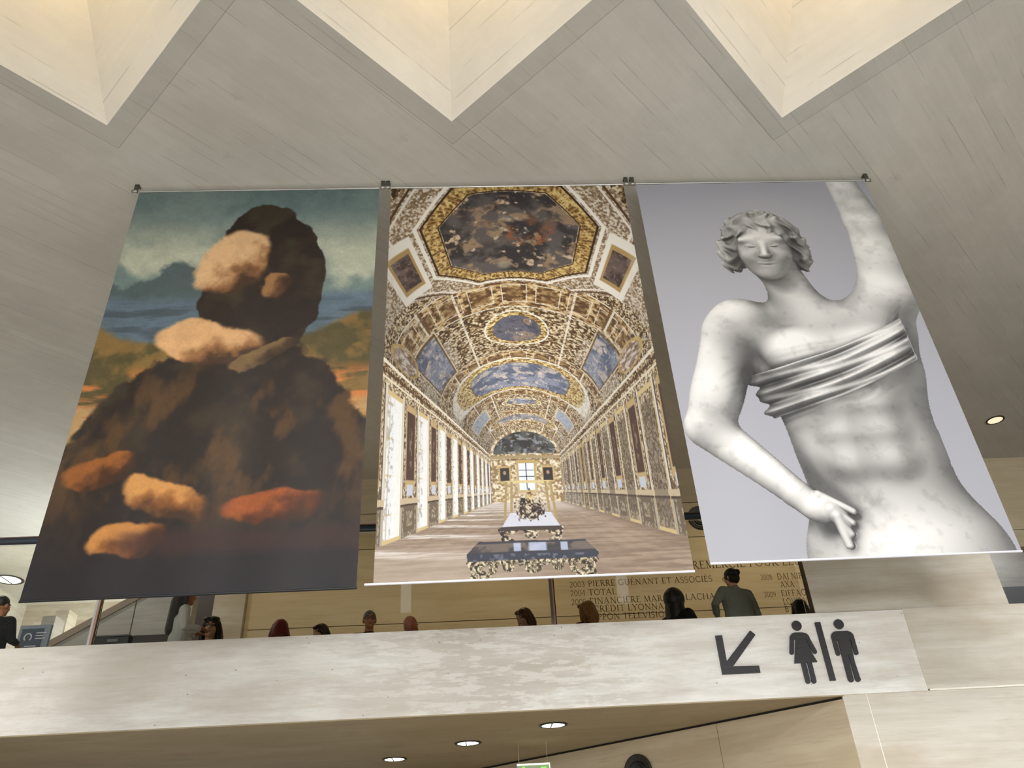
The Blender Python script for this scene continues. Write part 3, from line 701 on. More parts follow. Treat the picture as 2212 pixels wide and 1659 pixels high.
# ================================================================ lamps set into the ceilings
def downlight(loc,r,label,lens,group,bar=True,dn=.012):
    e=empty('downlight',loc,label,'ceiling light',group)
    bm=B(); ring(bm,(loc[0],loc[1]),r*.80,r,loc[2]-dn,loc[2]+.0); sub('rim',bm,M['trim'],e,smooth=False)
    bm=B()
    n=32; rr=[(r*.80,-.006),(r*.62,.0),(r*.30,.0)]
    vs=[[bm.verts.new((loc[0]+q*math.cos(2*math.pi*k/n),loc[1]+q*math.sin(2*math.pi*k/n),loc[2]-.004+dz)) for k in range(n)] for q,dz in rr]
    for a,b in zip(vs,vs[1:]):
        for k in range(n): bm.faces.new((a[k],b[k],b[(k+1)%n],a[(k+1)%n]))
    bm.faces.new(vs[-1]); fixn(bm); sub('lens',bm,lens,e)
    if bar:
        bm=B(); box(bm,loc[0]-r*.18,loc[0]-r*.10,loc[1]-r*.78,loc[1]+r*.78,loc[2]-dn-.002,loc[2]-.008); sub('cross_bar',bm,M['trim'],e)
hot=emis('lit_lamp',(1.,.97,.9),6); warm=emis('warm_lamp',(1.,.8,.55),.9); cool=emis('cool_lamp',(.9,.97,1.),2.2)
zs=3.485
for (x,y),w in zip(((.93,10.93),(-.19,11.96),(-1.31,13.04)),('rightmost of the row of three','middle of the row of three','leftmost of the row of three')):
    downlight((x,y,zs),.185,'round lit lamp under the balcony, '+w,hot,'row of round lamps under the balcony')
downlight((12.08,15.45,CEIL),.20,'round brassy lamp in the dark ceiling right of the statue banner',warm,None,False)
downlight((-13.86,23.16,CEIL),.42,'small round white lamp in the pale far ceiling at left edge',cool,None,True)
for x,y in ((.8,15.2),(-5.2,15.8),(7.6,15.2)): pass
# ================================================================ air nozzles
def nozzle(c,nrm,r,label):
    c=Vector(c); q=Vector(nrm).to_track_quat('Z','Y').to_matrix().to_4x4(); T=Matrix.Translation(c)@q
    e=empty('air_nozzle',c,label,'air nozzle','round air nozzles in the stone walls')
    def lathe(prof,name,m):
        bm=B(); n=48; L=[[bm.verts.new(T@Vector((a*r*math.cos(2*math.pi*k/n),a*r*math.sin(2*math.pi*k/n),h*r))) for k in range(n)] for a,h in prof]
        for a,b in zip(L,L[1:]):
            for k in range(n): bm.faces.new((a[k],a[(k+1)%n],b[(k+1)%n],b[k]))
        if name=='bore': bm.faces.new(L[-1])
        fixn(bm); o=sub(name,bm,m,e,smooth=True)
    lathe([(1.0,0),(1.0,.10),(.94,.14),(.86,.10),(.74,.06),(.64,.05)],'outer_ring',M['nozz'])
    lathe([(.64,.05),(.58,.16),(.50,.18),(.44,.06),(.30,.03),(.02,.03)],'bore',M['black'])
M['nozz']=plain('dark_grey_enamel',rgb(40,38,34),.4)
nozzle(at(1513,1119,YB),(0,-1,0),.30,'round dark air nozzle on the upper wall between gallery and statue banners')
bp=None
for i in range(400):
    s_=i*.01; q=on45(s_,0); a_=at(1379,1669,q.y)
    if abs(a_.x-q.x)<.02: bp=Vector((q.x,q.y,a_.z)); break
if bp is None: bp=Vector((2.4,12.02,2.9))
nozzle(bp+n45*.02,n45,.235,'round black air nozzle on the wall under the balcony at bottom edge')
# ================================================================ exit sign under the balcony
c=at(1152,1651,12.2)
e=empty('exit_sign',(c.x,12.2,c.z),'small glowing green and white exit sign hanging under the balcony','sign')
bm=B(); box(bm,c.x-.23,c.x+.23,12.18,12.24,c.z-.24,c.z-.012); sub('face',bm,emis('green_sign_face',rgb(120,136,96),.45),e)
bm=B(); box(bm,c.x-.23,c.x+.23,12.17,12.25,c.z-.012,c.z+.008); box(bm,c.x+.222,c.x+.232,12.17,12.25,c.z-.24,c.z-.01); sub('lit_edge',bm,emis('white_lit_edge',rgb(226,240,206),1.2),e)
bm=B(); box(bm,c.x-.25,c.x-.232,12.17,12.25,c.z-.24,c.z+.01); sub('end_cap',bm,M['black'],e)
bm=B(); box(bm,c.x-.16,c.x-.12,12.172,12.18,c.z-.08,c.z-.03); box(bm,c.x-.17,c.x-.10,12.172,12.18,c.z-.2,c.z-.09); sub('running_figure_symbol',bm,emis('bright_green',rgb(120,220,90),.6),e)
bm=B(); box(bm,c.x+.10,c.x+.18,12.172,12.18,c.z-.2,c.z-.04); sub('door_symbol',bm,emis('sign_green',rgb(120,220,90),.6),e)
for dx in (-.2,.2):
    bm=B(); tube(bm,[(c.x+dx,12.21,c.z),(c.x+dx,12.21,3.5)],.003,8); sub('suspension_rod',bm,M['diag'],e)
# ================================================================ pictograms on the parapet
def grainmat():
    s=NT('blackened_wood'); n=s.noise(s.mapped(0,(1.5,1,26)),3,6,.7,1.2); col=s.ramp(n,(.35,rgb(20,18,18)),(.55,rgb(36,32,31)),(.75,rgb(54,46,44))); s.bump(n,.5,.004); return s.out(col,.38,.5)
M['sign']=grainmat()
PY=9.975
PK=[0]
def cp(x,y): p=at(1520+x/5.821,1310+y/5.821,PY); return Vector((p.x,PY-PK[0]*.0007,p.z))
def plate(pts,bm): PK[0]=(PK[0]+1)%9; poly(bm,[cp(*p) for p in pts],(0,.024,0))
def capsule(bm,a,b,r,ca=True,cb=True):
    """round-ended bar between two points of the wall"""
    PK[0]=(PK[0]+1)%9; a,b=cp(*a),cp(*b); d=(b-a).normalized(); n=Vector((-d.z,0,d.x)); P=[]
    for c_,s_ in ((b,1),(a,-1)):
        rnd=cb if s_>0 else ca
        if rnd: P+=[c_+(n*math.cos(t)*s_+d*math.sin(t)*s_)*r for t in [math.pi*k/12 for k in range(13)]]
        else: P+=[c_+n*r*s_,c_-n*r*s_]
    poly(bm,P,(0,.026,0))
def disc(bm,c,r):
    PK[0]=(PK[0]+1)%9; c=cp(*c); poly(bm,[c+Vector((r*math.cos(2*math.pi*k/36),0,r*math.sin(2*math.pi*k/36))) for k in range(36)],(0,.026,0))
bm=B(); plate([(147,367),(232,360),(292,688),(585,302),(653,355),(372,752),(697,744),(716,832),(238,855)],bm); fixn(bm)
tag(obj('direction_arrow',bm,M['sign']),'black wooden arrow pointing down left on the concrete parapet','sign arrow')
e=empty('toilet_sign',cp(1540,700),'black women and men toilet pictogram with divider bar, on the parapet right of the arrow','sign')
u=.0107*10.6/10.6/5.821*.99*.62*1.0   # metres per crop pixel, roughly
bm=B(); disc(bm,(1172,240),.062)
plate([(1146,326),(1245,326),(1290,338),(1318,362),(1334,392),(1300,425),(1283,408),(1372,600),(1432,697),(1145,716),(1157,414),(1140,412),(1090,400),(1096,362),(1114,338)],bm)
capsule(bm,(1113,385),(1110,578),.026); capsule(bm,(1303,392),(1400,568),.026)
plate([(1225,708),(1284,706),(1296,740),(1342,940),(1284,940)],bm); plate([(1306,706),(1360,700),(1418,935),(1360,938)],bm)
disc(bm,(1313,938),.030); disc(bm,(1389,935),.030)
fixn(bm); sub('woman_figure',bm,M['sign'],e)
bm=B(); plate([(1398,200),(1466,193),(1666,930),(1594,934)],bm); fixn(bm); sub('divider_bar',bm,M['sign'],e)
bm=B(); disc(bm,(1702,221),.062)
plate([(1660,311),(1808,305),(1852,322),(1880,350),(1893,385),(1850,410),(1838,400),(1900,690),(1974,915),(1909,919),(1824,607),(1816,609),(1888,921),(1820,925),(1690,430),(1672,408),(1604,385),(1610,345),(1628,322)],bm)
capsule(bm,(1632,375),(1692,590),.027); capsule(bm,(1862,375),(1920,580),.027)
disc(bm,(1854,915),.034); disc(bm,(1941,911),.033)
fixn(bm); sub('man_figure',bm,M['sign'],e)
# ================================================================ engraved donor names
T_,t_=.105,.05
def arc(cx,cy,rx,ry,a0,a1,n=14): return [(cx+rx*math.cos(math.radians(a0+(a1-a0)*i/n)),cy+ry*math.sin(math.radians(a0+(a1-a0)*i/n))) for i in range(n+1)]
def st(x,w=T_,y0=0,y1=1,s0=1,s1=1):
    r=[([(x,y0),(x,y1)],w)]
    if s0: r.append(([(x-.14,y0+.02),(x+.14,y0+.02)],.04))
    if s1: r.append(([(x-.14,y1-.02),(x+.14,y1-.02)],.04))
    return r
def sf(x,y): return [([(x-.13,y),(x+.13,y)],.04)]
GL={
'A':(.92,[([(.08,0),(.44,1)],t_),([(.42,1),(.80,0)],T_),([(.2,.34),(.66,.34)],t_)]+sf(.08,.02)+sf(.8,.02)),
'B':(.72,st(.16)+[(arc(.3,.76,.24,.24,90,-90),T_*.8),(arc(.3,.27,.32,.27,90,-90),T_*.8),([(.16,.98),(.3,.98)],t_),([(.16,.53),(.32,.53)],t_),([(.16,.02),(.3,.02)],t_)]),
'C':(.88,[(arc(.5,.5,.42,.5,45,315,20),T_*.8),([(.79,.70),(.79,.98)],.04),([(.8,.05),(.8,.26)],.03)]),
'D':(.96,st(.16)+[(arc(.34,.5,.5,.49,90,-90,18),T_*.9),([(.16,.98),(.34,.98)],t_),([(.16,.02),(.34,.02)],t_)]),
'E':(.70,st(.16)+[([(.16,.975),(.6,.975)],t_),([(.16,.52),(.5,.52)],t_),([(.16,.025),(.64,.025)],t_),([(.6,.8),(.6,1)],.04),([(.64,0),(.66,.2)],.04)]),
'F':(.66,st(.16)+[([(.16,.975),(.6,.975)],t_),([(.16,.5),(.48,.5)],t_),([(.6,.8),(.6,1)],.04)]),
'G':(.94,[(arc(.5,.5,.42,.5,48,320,20),T_*.8),([(.82,0.08),(.82,.42)],T_),([(.70,.42),(.94,.42)],.04),([(.8,.70),(.8,.98)],.04)]),
'H':(.98,st(.16)+st(.80)+[([(.16,.52),(.8,.52)],t_)]),'I':(.36,st(.18)),
'L':(.66,st(.16)+[([(.16,.025),(.6,.025)],t_),([(.6,0),(.62,.22)],.04)]),
'M':(1.1,[([(.16,0),(.22,1)],t_),([(.2,1),(.54,.05)],T_),([(.54,.05),(.88,1)],t_),([(.88,1),(.96,0)],T_)]+sf(.16,.02)+sf(.96,.02)+sf(.18,.98)+sf(.9,.98)),
'N':(.98,[([(.16,0),(.16,1)],t_),([(.16,1),(.82,0)],T_),([(.82,0),(.82,1)],t_)]+sf(.16,.02)+sf(.82,.98)+sf(.1,.98)),
'O':(1.02,[(arc(.5,.5,.42,.49,0,360,28),T_*.8)]),
'P':(.66,st(.16)+[(arc(.3,.73,.28,.26,90,-90),T_*.8),([(.16,.98),(.3,.98)],t_),([(.16,.47),(.3,.47)],t_)]),
'R':(.80,st(.16)+[(arc(.3,.74,.26,.25,90,-90),T_*.8),([(.16,.98),(.3,.98)],t_),([(.16,.49),(.3,.49)],t_),([(.34,.5),(.74,0)],T_)]+sf(.76,.02)),
'S':(.62,[(arc(.3,.75,.21,.24,40,270,14)+arc(.3,.26,.25,.25,90,-140,14),T_*.75),([(.5,.76),(.5,.96)],.03)]),
'T':(.80,st(.4,s1=0)+[([(.04,.975),(.76,.975)],t_),([(.04,.8),(.04,1)],.04),([(.76,.8),(.76,1)],.04)]),
'U':(.94,[([(.16,1),(.16,.4)]+arc(.47,.4,.31,.39,180,360,14)+[(.78,.4),(.78,1)],T_*.75)]+sf(.16,.98)+sf(.78,.98)),
'V':(.88,[([(.08,1),(.44,0)],T_),([(.44,0),(.80,1)],t_)]+sf(.08,.98)+sf(.8,.98)),
'X':(.84,[([(.1,1),(.74,0)],T_),([(.08,0),(.72,1)],t_)]+sf(.1,.98)+sf(.72,.98)+sf(.08,.02)+sf(.74,.02)),
'Y':(.80,[([(.06,1),(.4,.48)],T_),([(.74,1),(.4,.48)],t_),([(.4,0),(.4,.5)],T_)]+sf(.06,.98)+sf(.74,.98)+sf(.4,.02)),
'0':(.62,[(arc(.3,.5,.26,.49,0,360,24),T_*.7)]),
'2':(.60,[(arc(.28,.72,.22,.26,160,-30,14)+[(.06,.04)],T_*.7),([(.04,.04),(.54,.04)],t_*1.2)]),
'3':(.58,[(arc(.24,.75,.2,.23,150,-80,12),T_*.7),(arc(.24,.27,.25,.26,85,-150,12),T_*.7)]),
'4':(.62,[([(.42,0),(.42,1)],T_*.8),([(.42,1),(.03,.3)],t_),([(.02,.3),(.58,.3)],t_)]),
'5':(.58,[([(.5,.96),(.14,.96)],t_*1.3),([(.14,.96),(.10,.56)],t_),(arc(.22,.3,.27,.29,110,-150,14),T_*.7)]),
'8':(.60,[(arc(.29,.75,.19,.23,0,360,18),T_*.65),(arc(.29,.27,.24,.26,0,360,18),T_*.7)]),
'9':(.60,[(arc(.3,.68,.23,.28,0,360,18),T_*.7),(arc(.05,.6,.48,.6,10,-75,10),T_*.6)]),
}
def ribbon(bm,pts,w,f):
    L=[]
    for i,p in enumerate(pts):
        a=pts[max(i-1,0)]; b=pts[min(i+1,len(pts)-1)]; dx,dy=b[0]-a[0],b[1]-a[1]; l=math.hypot(dx,dy) or 1
        n=(-dy/l*w/2,dx/l*w/2); L.append((bm.verts.new(f(p[0]+n[0],p[1]+n[1])),bm.verts.new(f(p[0]-n[0],p[1]-n[1]))))
    for (a,b),(c_,d) in zip(L,L[1:]): bm.faces.new((a,c_,d,b))
def textline(s,x,z,h,par,maxw=None,track=.10):
    base={'É':('E',1),'È':('E',-1)}
    def run(f0,k,mk):
        px=0
        for ch in s:
            if ch==' ': px+=.42; continue
            g,acc=base.get(ch,(ch,0)); adv,str_=GL[g]
            if mk:
                f=lambda a,b,px=px:(x+(px+a)*h*k,YB-.004,z+b*h)
                for pts,w in str_: ribbon(mk,pts,w,f)
                if acc: ribbon(mk,[(.3,1.12),(.3+.16,1.30)] if acc>0 else [(.3,1.3),(.3+.16,1.12)],.07,f)
            px+=adv+track
        return px*h
    tot=run(0,1,None); k=(maxw/tot) if maxw else 1.
    bm=B(); run(0,k,bm); return sub('engraved_line',bm,M['ink'],par)
DI=empty('donor_inscription',(3.6,YB,7.2),'donor names and years engraved in the honey stone wall behind the balcony','inscription')
def tl(s,p0,x1,h):
    a=at(p0[0],p0[1],YB); b=at(x1,p0[1]-(x1-p0[0])*.037,YB); textline(s,a.x,a.z,h,DI,b.x-a.x)
tl('REMERCIE POUR LEUR SOUTIEN',(1497,1229),1858,.185)
tl('2003',(1231,1269),1265,.125); tl('PIERRE GUÉNANT ET ASSOCIÉS',(1271,1267),1541,.135)
tl('2004',(1233,1288),1266,.125); tl('TOTAL',(1272,1286),1333,.135)
tl('2005',(1235,1307),1268,.125); tl('FINANCIÈRE MARC DE LACHARRIÈRE',(1274,1305),1610,.135)
tl('CRÉDIT LYONNAIS',(1283,1322),1452,.135); tl('NIPPON TELEVISION',(1272,1340),1452,.135)
tl('2008',(1644,1253),1670,.120); tl('DAI NIPPON PRINTING',(1680,1252),1838,.140)
tl('AXA',(1687,1269),1718,.140)
tl('2009',(1652,1290),1678,.120); tl('EIFFAGE',(1689,1288),1753,.140); tl('LOUIS VUITTON',(1693,1306),1802,.140); tl('B',(1697,1322),1706,.135)
# ================================================================ balcony furniture at left
def panel():
    Yp=13.2; q=[at(*p,Yp) for p in ((43,1357),(88,1350),(77,1404),(33,1408))]
    e=empty('information_board',(q[3].x,Yp,3.7),'blue-grey information board with white lines, beyond the balcony at far left','sign')
    zb=3.72; x0,x1=q[3].x+.02,q[2].x+.05; zt=q[0].z
    bm=B(); box(bm,x0-.05,x1+.10,Yp,Yp+.06,zb,zt+.04); sub('frame',bm,plain('pale_blue_frame',rgb(130,140,156),.5),e)
    bm=B(); box(bm,x0,x1,Yp-.01,Yp,zb+.02,zt-.02); sub('printed_panel',bm,plain('slate_blue_panel',rgb(70,80,96),.5),e)
    bm=B()
    cx_=x0+.12; cz=zt-.16
    ribbon(bm,arc(cx_,cz,.055,.06,-50,230,16),.02,lambda a,b:(a,Yp-.014,b))
    for i in range(9):
        if i<3: box(bm,x0+.24,x0+.24+(.16,.12,.16)[i],Yp-.013,Yp-.01,zt-.10-i*.045,zt-.085-i*.045)
        else: box(bm,x0+.10,x0+.10+(.18,.24,.15,.2,.24,.17)[i-3],Yp-.013,Yp-.01,zt-.13-i*.06,zt-.115-i*.06)
    sub('white_print',bm,plain('white_print',rgb(190,196,204),.6),e)
panel()
def desk():
    Yd=11.7; a=at(206,1377,Yd); b=at(279,1372,Yd); c2=at(348,1368,Yd)
    e=empty('display_cabinet',(a.x,Yd,3.7),'low black display cabinet with a grey label, behind the glass at left','cabinet')
    bm=B(); box(bm,a.x,b.x,Yd,Yd+.5,3.7,a.z); sub('body',bm,M['black'],e)
    bm=B(); box(bm,a.x-.03,b.x+.02,Yd-.02,Yd+.52,a.z,a.z+.02); sub('grey_edge',bm,M['dgrey'],e)
    l0=at(232,1381,Yd-.01); l1=at(254,1386,Yd-.01); bm=B(); box(bm,l0.x,l1.x,Yd-.012,Yd,l1.z,l0.z); sub('label_plate',bm,plain('grey_label',rgb(120,124,126),.5),e)
    bm=B(); box(bm,b.x+.04,c2.x+.05,Yd+.05,Yd+.55,3.7,c2.z); tag(obj('counter',bm,M['redblack']),'dark red lacquered counter beside the woman in white','counter')
desk()
# ================================================================ people on the balcony
def capsule3(bm,pts,rad,sx=1.0,sy=1.0,n=14):
    """tapered limb through pts with rounded ends; cross-section stretched in world x / y"""
    pts=[Vector(p) for p in pts]; rings=[]
    ext=[]
    d0=(pts[1]-pts[0]).normalized(); d1=(pts[-1]-pts[-2]).normalized()
    for t in (-.98,-.75,-.4): ext.append((pts[0]+d0*rad[0]*t,rad[0]*math.sqrt(1-t*t),d0))
    for i,p in enumerate(pts):
        d=(pts[min(i+1,len(pts)-1)]-pts[max(i-1,0)]).normalized(); ext.append((p,rad[i],d))
    for t in (.4,.75,.98): ext.append((pts[-1]+d1*rad[-1]*t,rad[-1]*math.sqrt(1-t*t),d1))
    for c,r,d in ext:
        a=(Vector((1,0,0))-d*d.x); a=a.normalized() if a.length>.2 else Vector((0,1,0)); b=d.cross(a)
        rings.append([bm.verts.new(c+Vector((v.x*sx,v.y*sy,v.z))) for v in [a*(r*math.cos(2*math.pi*k/n))+b*(r*math.sin(2*math.pi*k/n)) for k in range(n)]])
    for A,Bq in zip(rings,rings[1:]):
        for k in range(n): bm.faces.new((A[k],A[(k+1)%n],Bq[(k+1)%n],Bq[k]))
    bm.faces.new(rings[0][::-1]); bm.faces.new(rings[-1])
def ell3(bm,c,r,rot=None,n=20):
    m=Matrix.Translation(Vector(c))@(rot.to_4x4() if rot else Matrix())@Matrix.Diagonal((r[0],r[1],r[2],1))
    return bmesh.ops.create_uvsphere(bm,u_segments=n,v_segments=n//2+2,radius=1,matrix=m)['verts']
def melt(bm,vox,it=3,fac=.5):
    """fuse the overlapping volumes into one continuous skin"""
    fixn(bm); me=bpy.data.meshes.new('t'); bm.to_mesh(me); bm.free(); o=bpy.data.objects.new('t',me); COL.objects.link(o)
    r=o.modifiers.new('r','REMESH'); r.mode='VOXEL'; r.voxel_size=vox
    if it: s=o.modifiers.new('s','SMOOTH'); s.iterations=it; s.factor=fac
    dg=bpy.context.evaluated_depsgraph_get(); new=bpy.data.meshes.new_from_object(o.evaluated_get(dg)); bpy.data.objects.remove(o)
    new.materials.clear(); new.polygons.foreach_set('use_smooth',[True]*len(new.polygons)); return new
def skinm(name,c): 
    s=NT(name); n=s.noise(s.mapped(),22,4); s.b.inputs['Subsurface Weight'].default_value=0
    return s.out(s.mix(n,tuple(x*.9 for x in c),tuple(min(1,x*1.08) for x in c)),.5,.35)
def hairm(name,c):
    s=NT(name); n=s.noise(s.mapped(0,(30,30,3)),2.5,5,.7); s.bump(n,.5,.004)
    return s.out(s.mix(s.ramp(n,(.35,0),(.65,1)),tuple(x*.55 for x in c),tuple(min(1,x*1.5) for x in c)),.42,.45)
SK=[skinm('light_skin',rgb(206,160,132)),skinm('tanned_skin',rgb(176,122,92)),skinm('ruddy_skin',rgb(200,128,98))]
EYEW=plain('eye_white',rgb(168,158,148),.3,.5); EYEB=plain('eye_iris',rgb(34,24,18),.25,.5); LIP=plain('lips',rgb(150,82,74),.5); BROW=plain('eyebrow_hair',rgb(40,28,22),.7)
def person(label,x,y,H,face,skin,hair,hcol,top,trou,headyaw=0.,tilt=0.,lean=0.,arms='down',glasses=False,sit=False,width=1.,headk=1.,coat=False,vox=.011,scarf=None):
    """face: heading in degrees, 0 looks at the photographer, + turns to the photo's right"""
    e=empty('person',(x,y,3.7),label,'person','people standing behind the balcony parapet')
    k=H/1.72; hk=headk
    DZ=.47 if sit else 0.
    R0=Matrix.Rotation(math.radians(face),4,'Z'); T=Matrix.Translation((x,y,3.7))@R0@Matrix.Scale(k,4)
    def P(a): return Vector(a)
    # joints (facing -y)
    ly=-lean
    pel=P((0,0,.94-DZ)); che=P((0,ly*.6,1.27-DZ)); nk=P((0,ly,1.44-DZ))
    sh=[P((s*.175*width,ly*.95,1.385-DZ)) for s in (-1,1)]
    if arms=='down': el=[sh[i]+P((s*.05,.02,-.29)) for i,s in enumerate((-1,1))]; wr=[el[i]+P((0,-.06,-.25)) for i in range(2)]
    elif arms=='fold': el=[sh[i]+P((s*.10,.0,-.25)) for i,s in enumerate((-1,1))]; wr=[el[i]+P((-s*.13,-.22,.03)) for i,s in enumerate((-1,1))]
    elif arms=='hip': el=[sh[0]+P((-.10,.02,-.27)),sh[1]+P((.21,.03,-.22))]; wr=[el[0]+P((.10,-.20,-.05)),el[1]+P((-.12,-.13,-.10))]
    elif arms=='reach': el=[sh[0]+P((-.05,-.10,-.26)),sh[1]+P((.10,-.14,-.22))]; wr=[el[0]+P((.06,-.22,.02)),el[1]+P((.06,-.22,.06))]
    hands=[wr[i]+(wr[i]-el[i]).normalized()*.02 for i in range(2)]
    legs=[[P((s*.085,0,.90)),P((s*.095,-.01,.49)),P((s*.10,.02,.09))] for s in (-1,1)]
    if sit: legs=[[P((s*.085,-.02,.50)),P((s*.12,-.37,.50)),P((s*.12,-.33,.09))] for s in (-1,1)]
    bm=B()
    capsule3(bm,[pel,(pel+che)/2,che,P((0,ly*.9,1.36-DZ))],[.125,.115,.14,.10],1.25*width,.82)
    capsule3(bm,[sh[0]*.9+nk*.1,sh[1]*.9+nk*.1],[.062,.062],1,1)
    capsule3(bm,[nk-P((0,0,.05)),nk+P((0,-.005,.09))],[.062,.054])
    for i in range(2):
        capsule3(bm,[sh[i],(sh[i]+el[i])/2,el[i],(el[i]+wr[i])/2,wr[i]],[.052,.046,.038,.036,.026])
        capsule3(bm,legs[i],[.088,.058,.040]); f=legs[i][2]; capsule3(bm,[f+P((0,.02,-.04)),f+P((0,-.14,-.055))],[.040,.030],1.1,1)
        # hand: palm, four unequal fingers, thumb from its side
        d=(wr[i]-el[i]).normalized(); s=(-1,1)[i]; side=d.cross(P((0,0,1))).normalized() if abs(d.z)<.9 else P((0,-1,0)); nrm=side.cross(d).normalized()
        pc=wr[i]+d*.045; capsule3(bm,[wr[i],pc],[.024,.034],1,1)
        for q,(o_,ln) in enumerate(((-.027,.062),(-.009,.074),(.009,.070),(.027,.054))):
            b0=wr[i]+d*.075+side*o_; m1=b0+d*ln*.55-nrm*.012; m2=m1+d*ln*.35-nrm*.028; capsule3(bm,[b0-d*.02,m1,m2],[.0105,.0098,.0085],1,1,8)
        tb=wr[i]+d*.03+side*s*.03; capsule3(bm,[tb,tb+side*s*.022+d*.03,tb+side*s*.018+d*.055-nrm*.015],[.013,.011,.009],1,1,8)
    # head
    hc=nk+P((0,-.012,.175)); HR=(Matrix.Translation(nk+P((0,0,.06)))@Matrix.Rotation(math.radians(headyaw),4,'Z')@Matrix.Rotation(math.radians(tilt),4,'X')@Matrix.Scale(hk,4)@Matrix.Translation(-(nk+P((0,0,.06)))))
    hb=B()
    ell3(hb,hc+P((0,.018,.022)),(.076,.096,.098)); ell3(hb,hc+P((0,-.030,-.035)),(.060,.062,.082)); ell3(hb,hc+P((0,-.062,-.092)),(.030,.028,.022))
    ell3(hb,hc+P((.034,-.058,-.030)),(.026,.026,.028)); ell3(hb,hc+P((-.034,-.058,-.030)),(.026,.026,.028)); ell3(hb,hc+P((0,-.070,.030)),(.052,.020,.018))
    capsule3(hb,[hc+P((0,-.084,.018)),hc+P((0,-.102,-.022))],[.009,.015],1,1,10); ell3(hb,hc+P((0,-.092,-.026)),(.019,.013,.010))
    ell3(hb,hc+P((0,-.080,-.055)),(.024,.012,.010)); ell3(hb,hc+P((0,-.078,-.066)),(.020,.012,.008))
    for s in (-1,1): ell3(hb,hc+P((s*.078,.012,-.012)),(.010,.022,.032))
    hb.transform(HR); me=bpy.data.meshes.new('t'); hb.to_mesh(me); hb.free(); bm.from_mesh(me); bpy.data.meshes.remove(me)
    bm.transform(T)
    body=obj('body',melt(bm,vox*.85*k,2,.4),skin); 
    kids=[(body)]
    def child(name,b,m,v=vox,it=2,par=None):
        b.transform(T); me=melt(b,v*k,it); o=obj(name,me,m); kids.append(o); return o
    # clothes
    bm=B(); cl=1.0
    capsule3(bm,[pel+P((0,0,-.04 if not coat else -.35)),(pel+che)/2,che,P((0,ly*.9,1.375-DZ))],[.155 if not coat else .19,.142,.158,.105],1.28*width,.88)
    capsule3(bm,[sh[0]*.96+nk*.04,sh[1]*.96+nk*.04],[.074,.074]); capsule3(bm,[nk-P((0,0,.07)),nk-P((0,0,.01))],[.095,.072],1,1)
    for i in range(2): capsule3(bm,[sh[i],(sh[i]+el[i])/2,el[i],wr[i]-(wr[i]-el[i])*.08],[.072,.064,.056,.044])
    if coat:   # turned-up collar and elbow folds
        capsule3(bm,[nk+P((-.07,.03,.0)),nk+P((0,.065,.02)),nk+P((.07,.03,.0))],[.022,.024,.022])
        for i in range(2):
            for q in (.25,.5,.75): c_=el[i]*(1-q)+wr[i]*q; ell3(bm,c_,(.058,.058,.020))
    child('jacket' if coat else 'top',bm,top)
    bm=B(); capsule3(bm,[pel,pel-P((0,0,.03))],[.14,.13],1.22*width,.85)
    for i in range(2): capsule3(bm,legs[i],[.105,.078,.062])
    child('trousers',bm,trou,.014)
    bm=B()
    for i in range(2): f=legs[i][2]; capsule3(bm,[f+P((0,.03,-.035)),f+P((0,-.16,-.05))],[.052,.040],1.1,1)
    child('shoes',bm,M['black'],.012)
    # hair
    if hair:
        bm=B(); 
        if hair=='crop':
            v=ell3(bm,hc+P((0,.024,.034)),(.082,.100,.094)); 
            bmesh.ops.delete(bm,geom=[q for q in bm.verts if False],context='VERTS')
            cut=[(hc+P((0,-.085,-.01)),(.075,.07,.075))]
        else:
            ell3(bm,hc+P((0,.022,.036)),(.092,.108,.096)); ell3(bm,hc+P((.0,.045,-.02)),(.092,.085,.090))
        if hair in('bob','long','bun','messy'):
            L={'bob':-.14,'long':-.42,'bun':-.05,'messy':-.12}[hair]
            if hair!='bun':
                for s in (-1,1): capsule3(bm,[hc+P((s*.070,-.005,.03)),hc+P((s*.088,.01,-.05)),hc+P((s*(.086 if hair=='long' else .094),.012,max(L,-.12)))],[.034,.036,.032])
                capsule3(bm,[hc+P((0,.07,.0)),hc+P((0,.085,-.08)),hc+P((0,.085 if hair=='bob' else .12,L))],[.075,.082,.066] if hair!='long' else [.085,.10,.075],1.25,.85)
                if hair=='long':
                    for s in (-1,-.4,.4,1): capsule3(bm,[hc+P((s*.06,.06,-.05)),hc+P((s*.075,.10,-.22)),hc+P((s*.05,.13,-.40+.05*abs(s)))],[.045,.04,.022])
                ell3(bm,hc+P((.03,-.045,.080)),(.060,.045,.030)); ell3(bm,hc+P((-.035,-.045,.078)),(.055,.045,.030))
            else:
                ell3(bm,hc+P((.0,.125,.035)),(.048,.042,.045)); capsule3(bm,[hc+P((.01,.15,.03)),hc+P((.03,.19,-.02))],[.010,.005])
                for s in (-1,1): capsule3(bm,[hc+P((s*.07,-.02,.03)),hc+P((s*.085,-.03,-.04))],[.018,.010])
        if hair=='hood':
            ell3(bm,hc+P((0,.02,.01)),(.125,.135,.145)); capsule3(bm,[hc+P((0,.03,-.08)),hc+P((0,.03,-.19))],[.12,.13],1.1,.9)
        bm.transform(HR)
        child('hair' if hair!='hood' else 'hood',bm,hcol,.010,2)
        if hair=='bald': pass
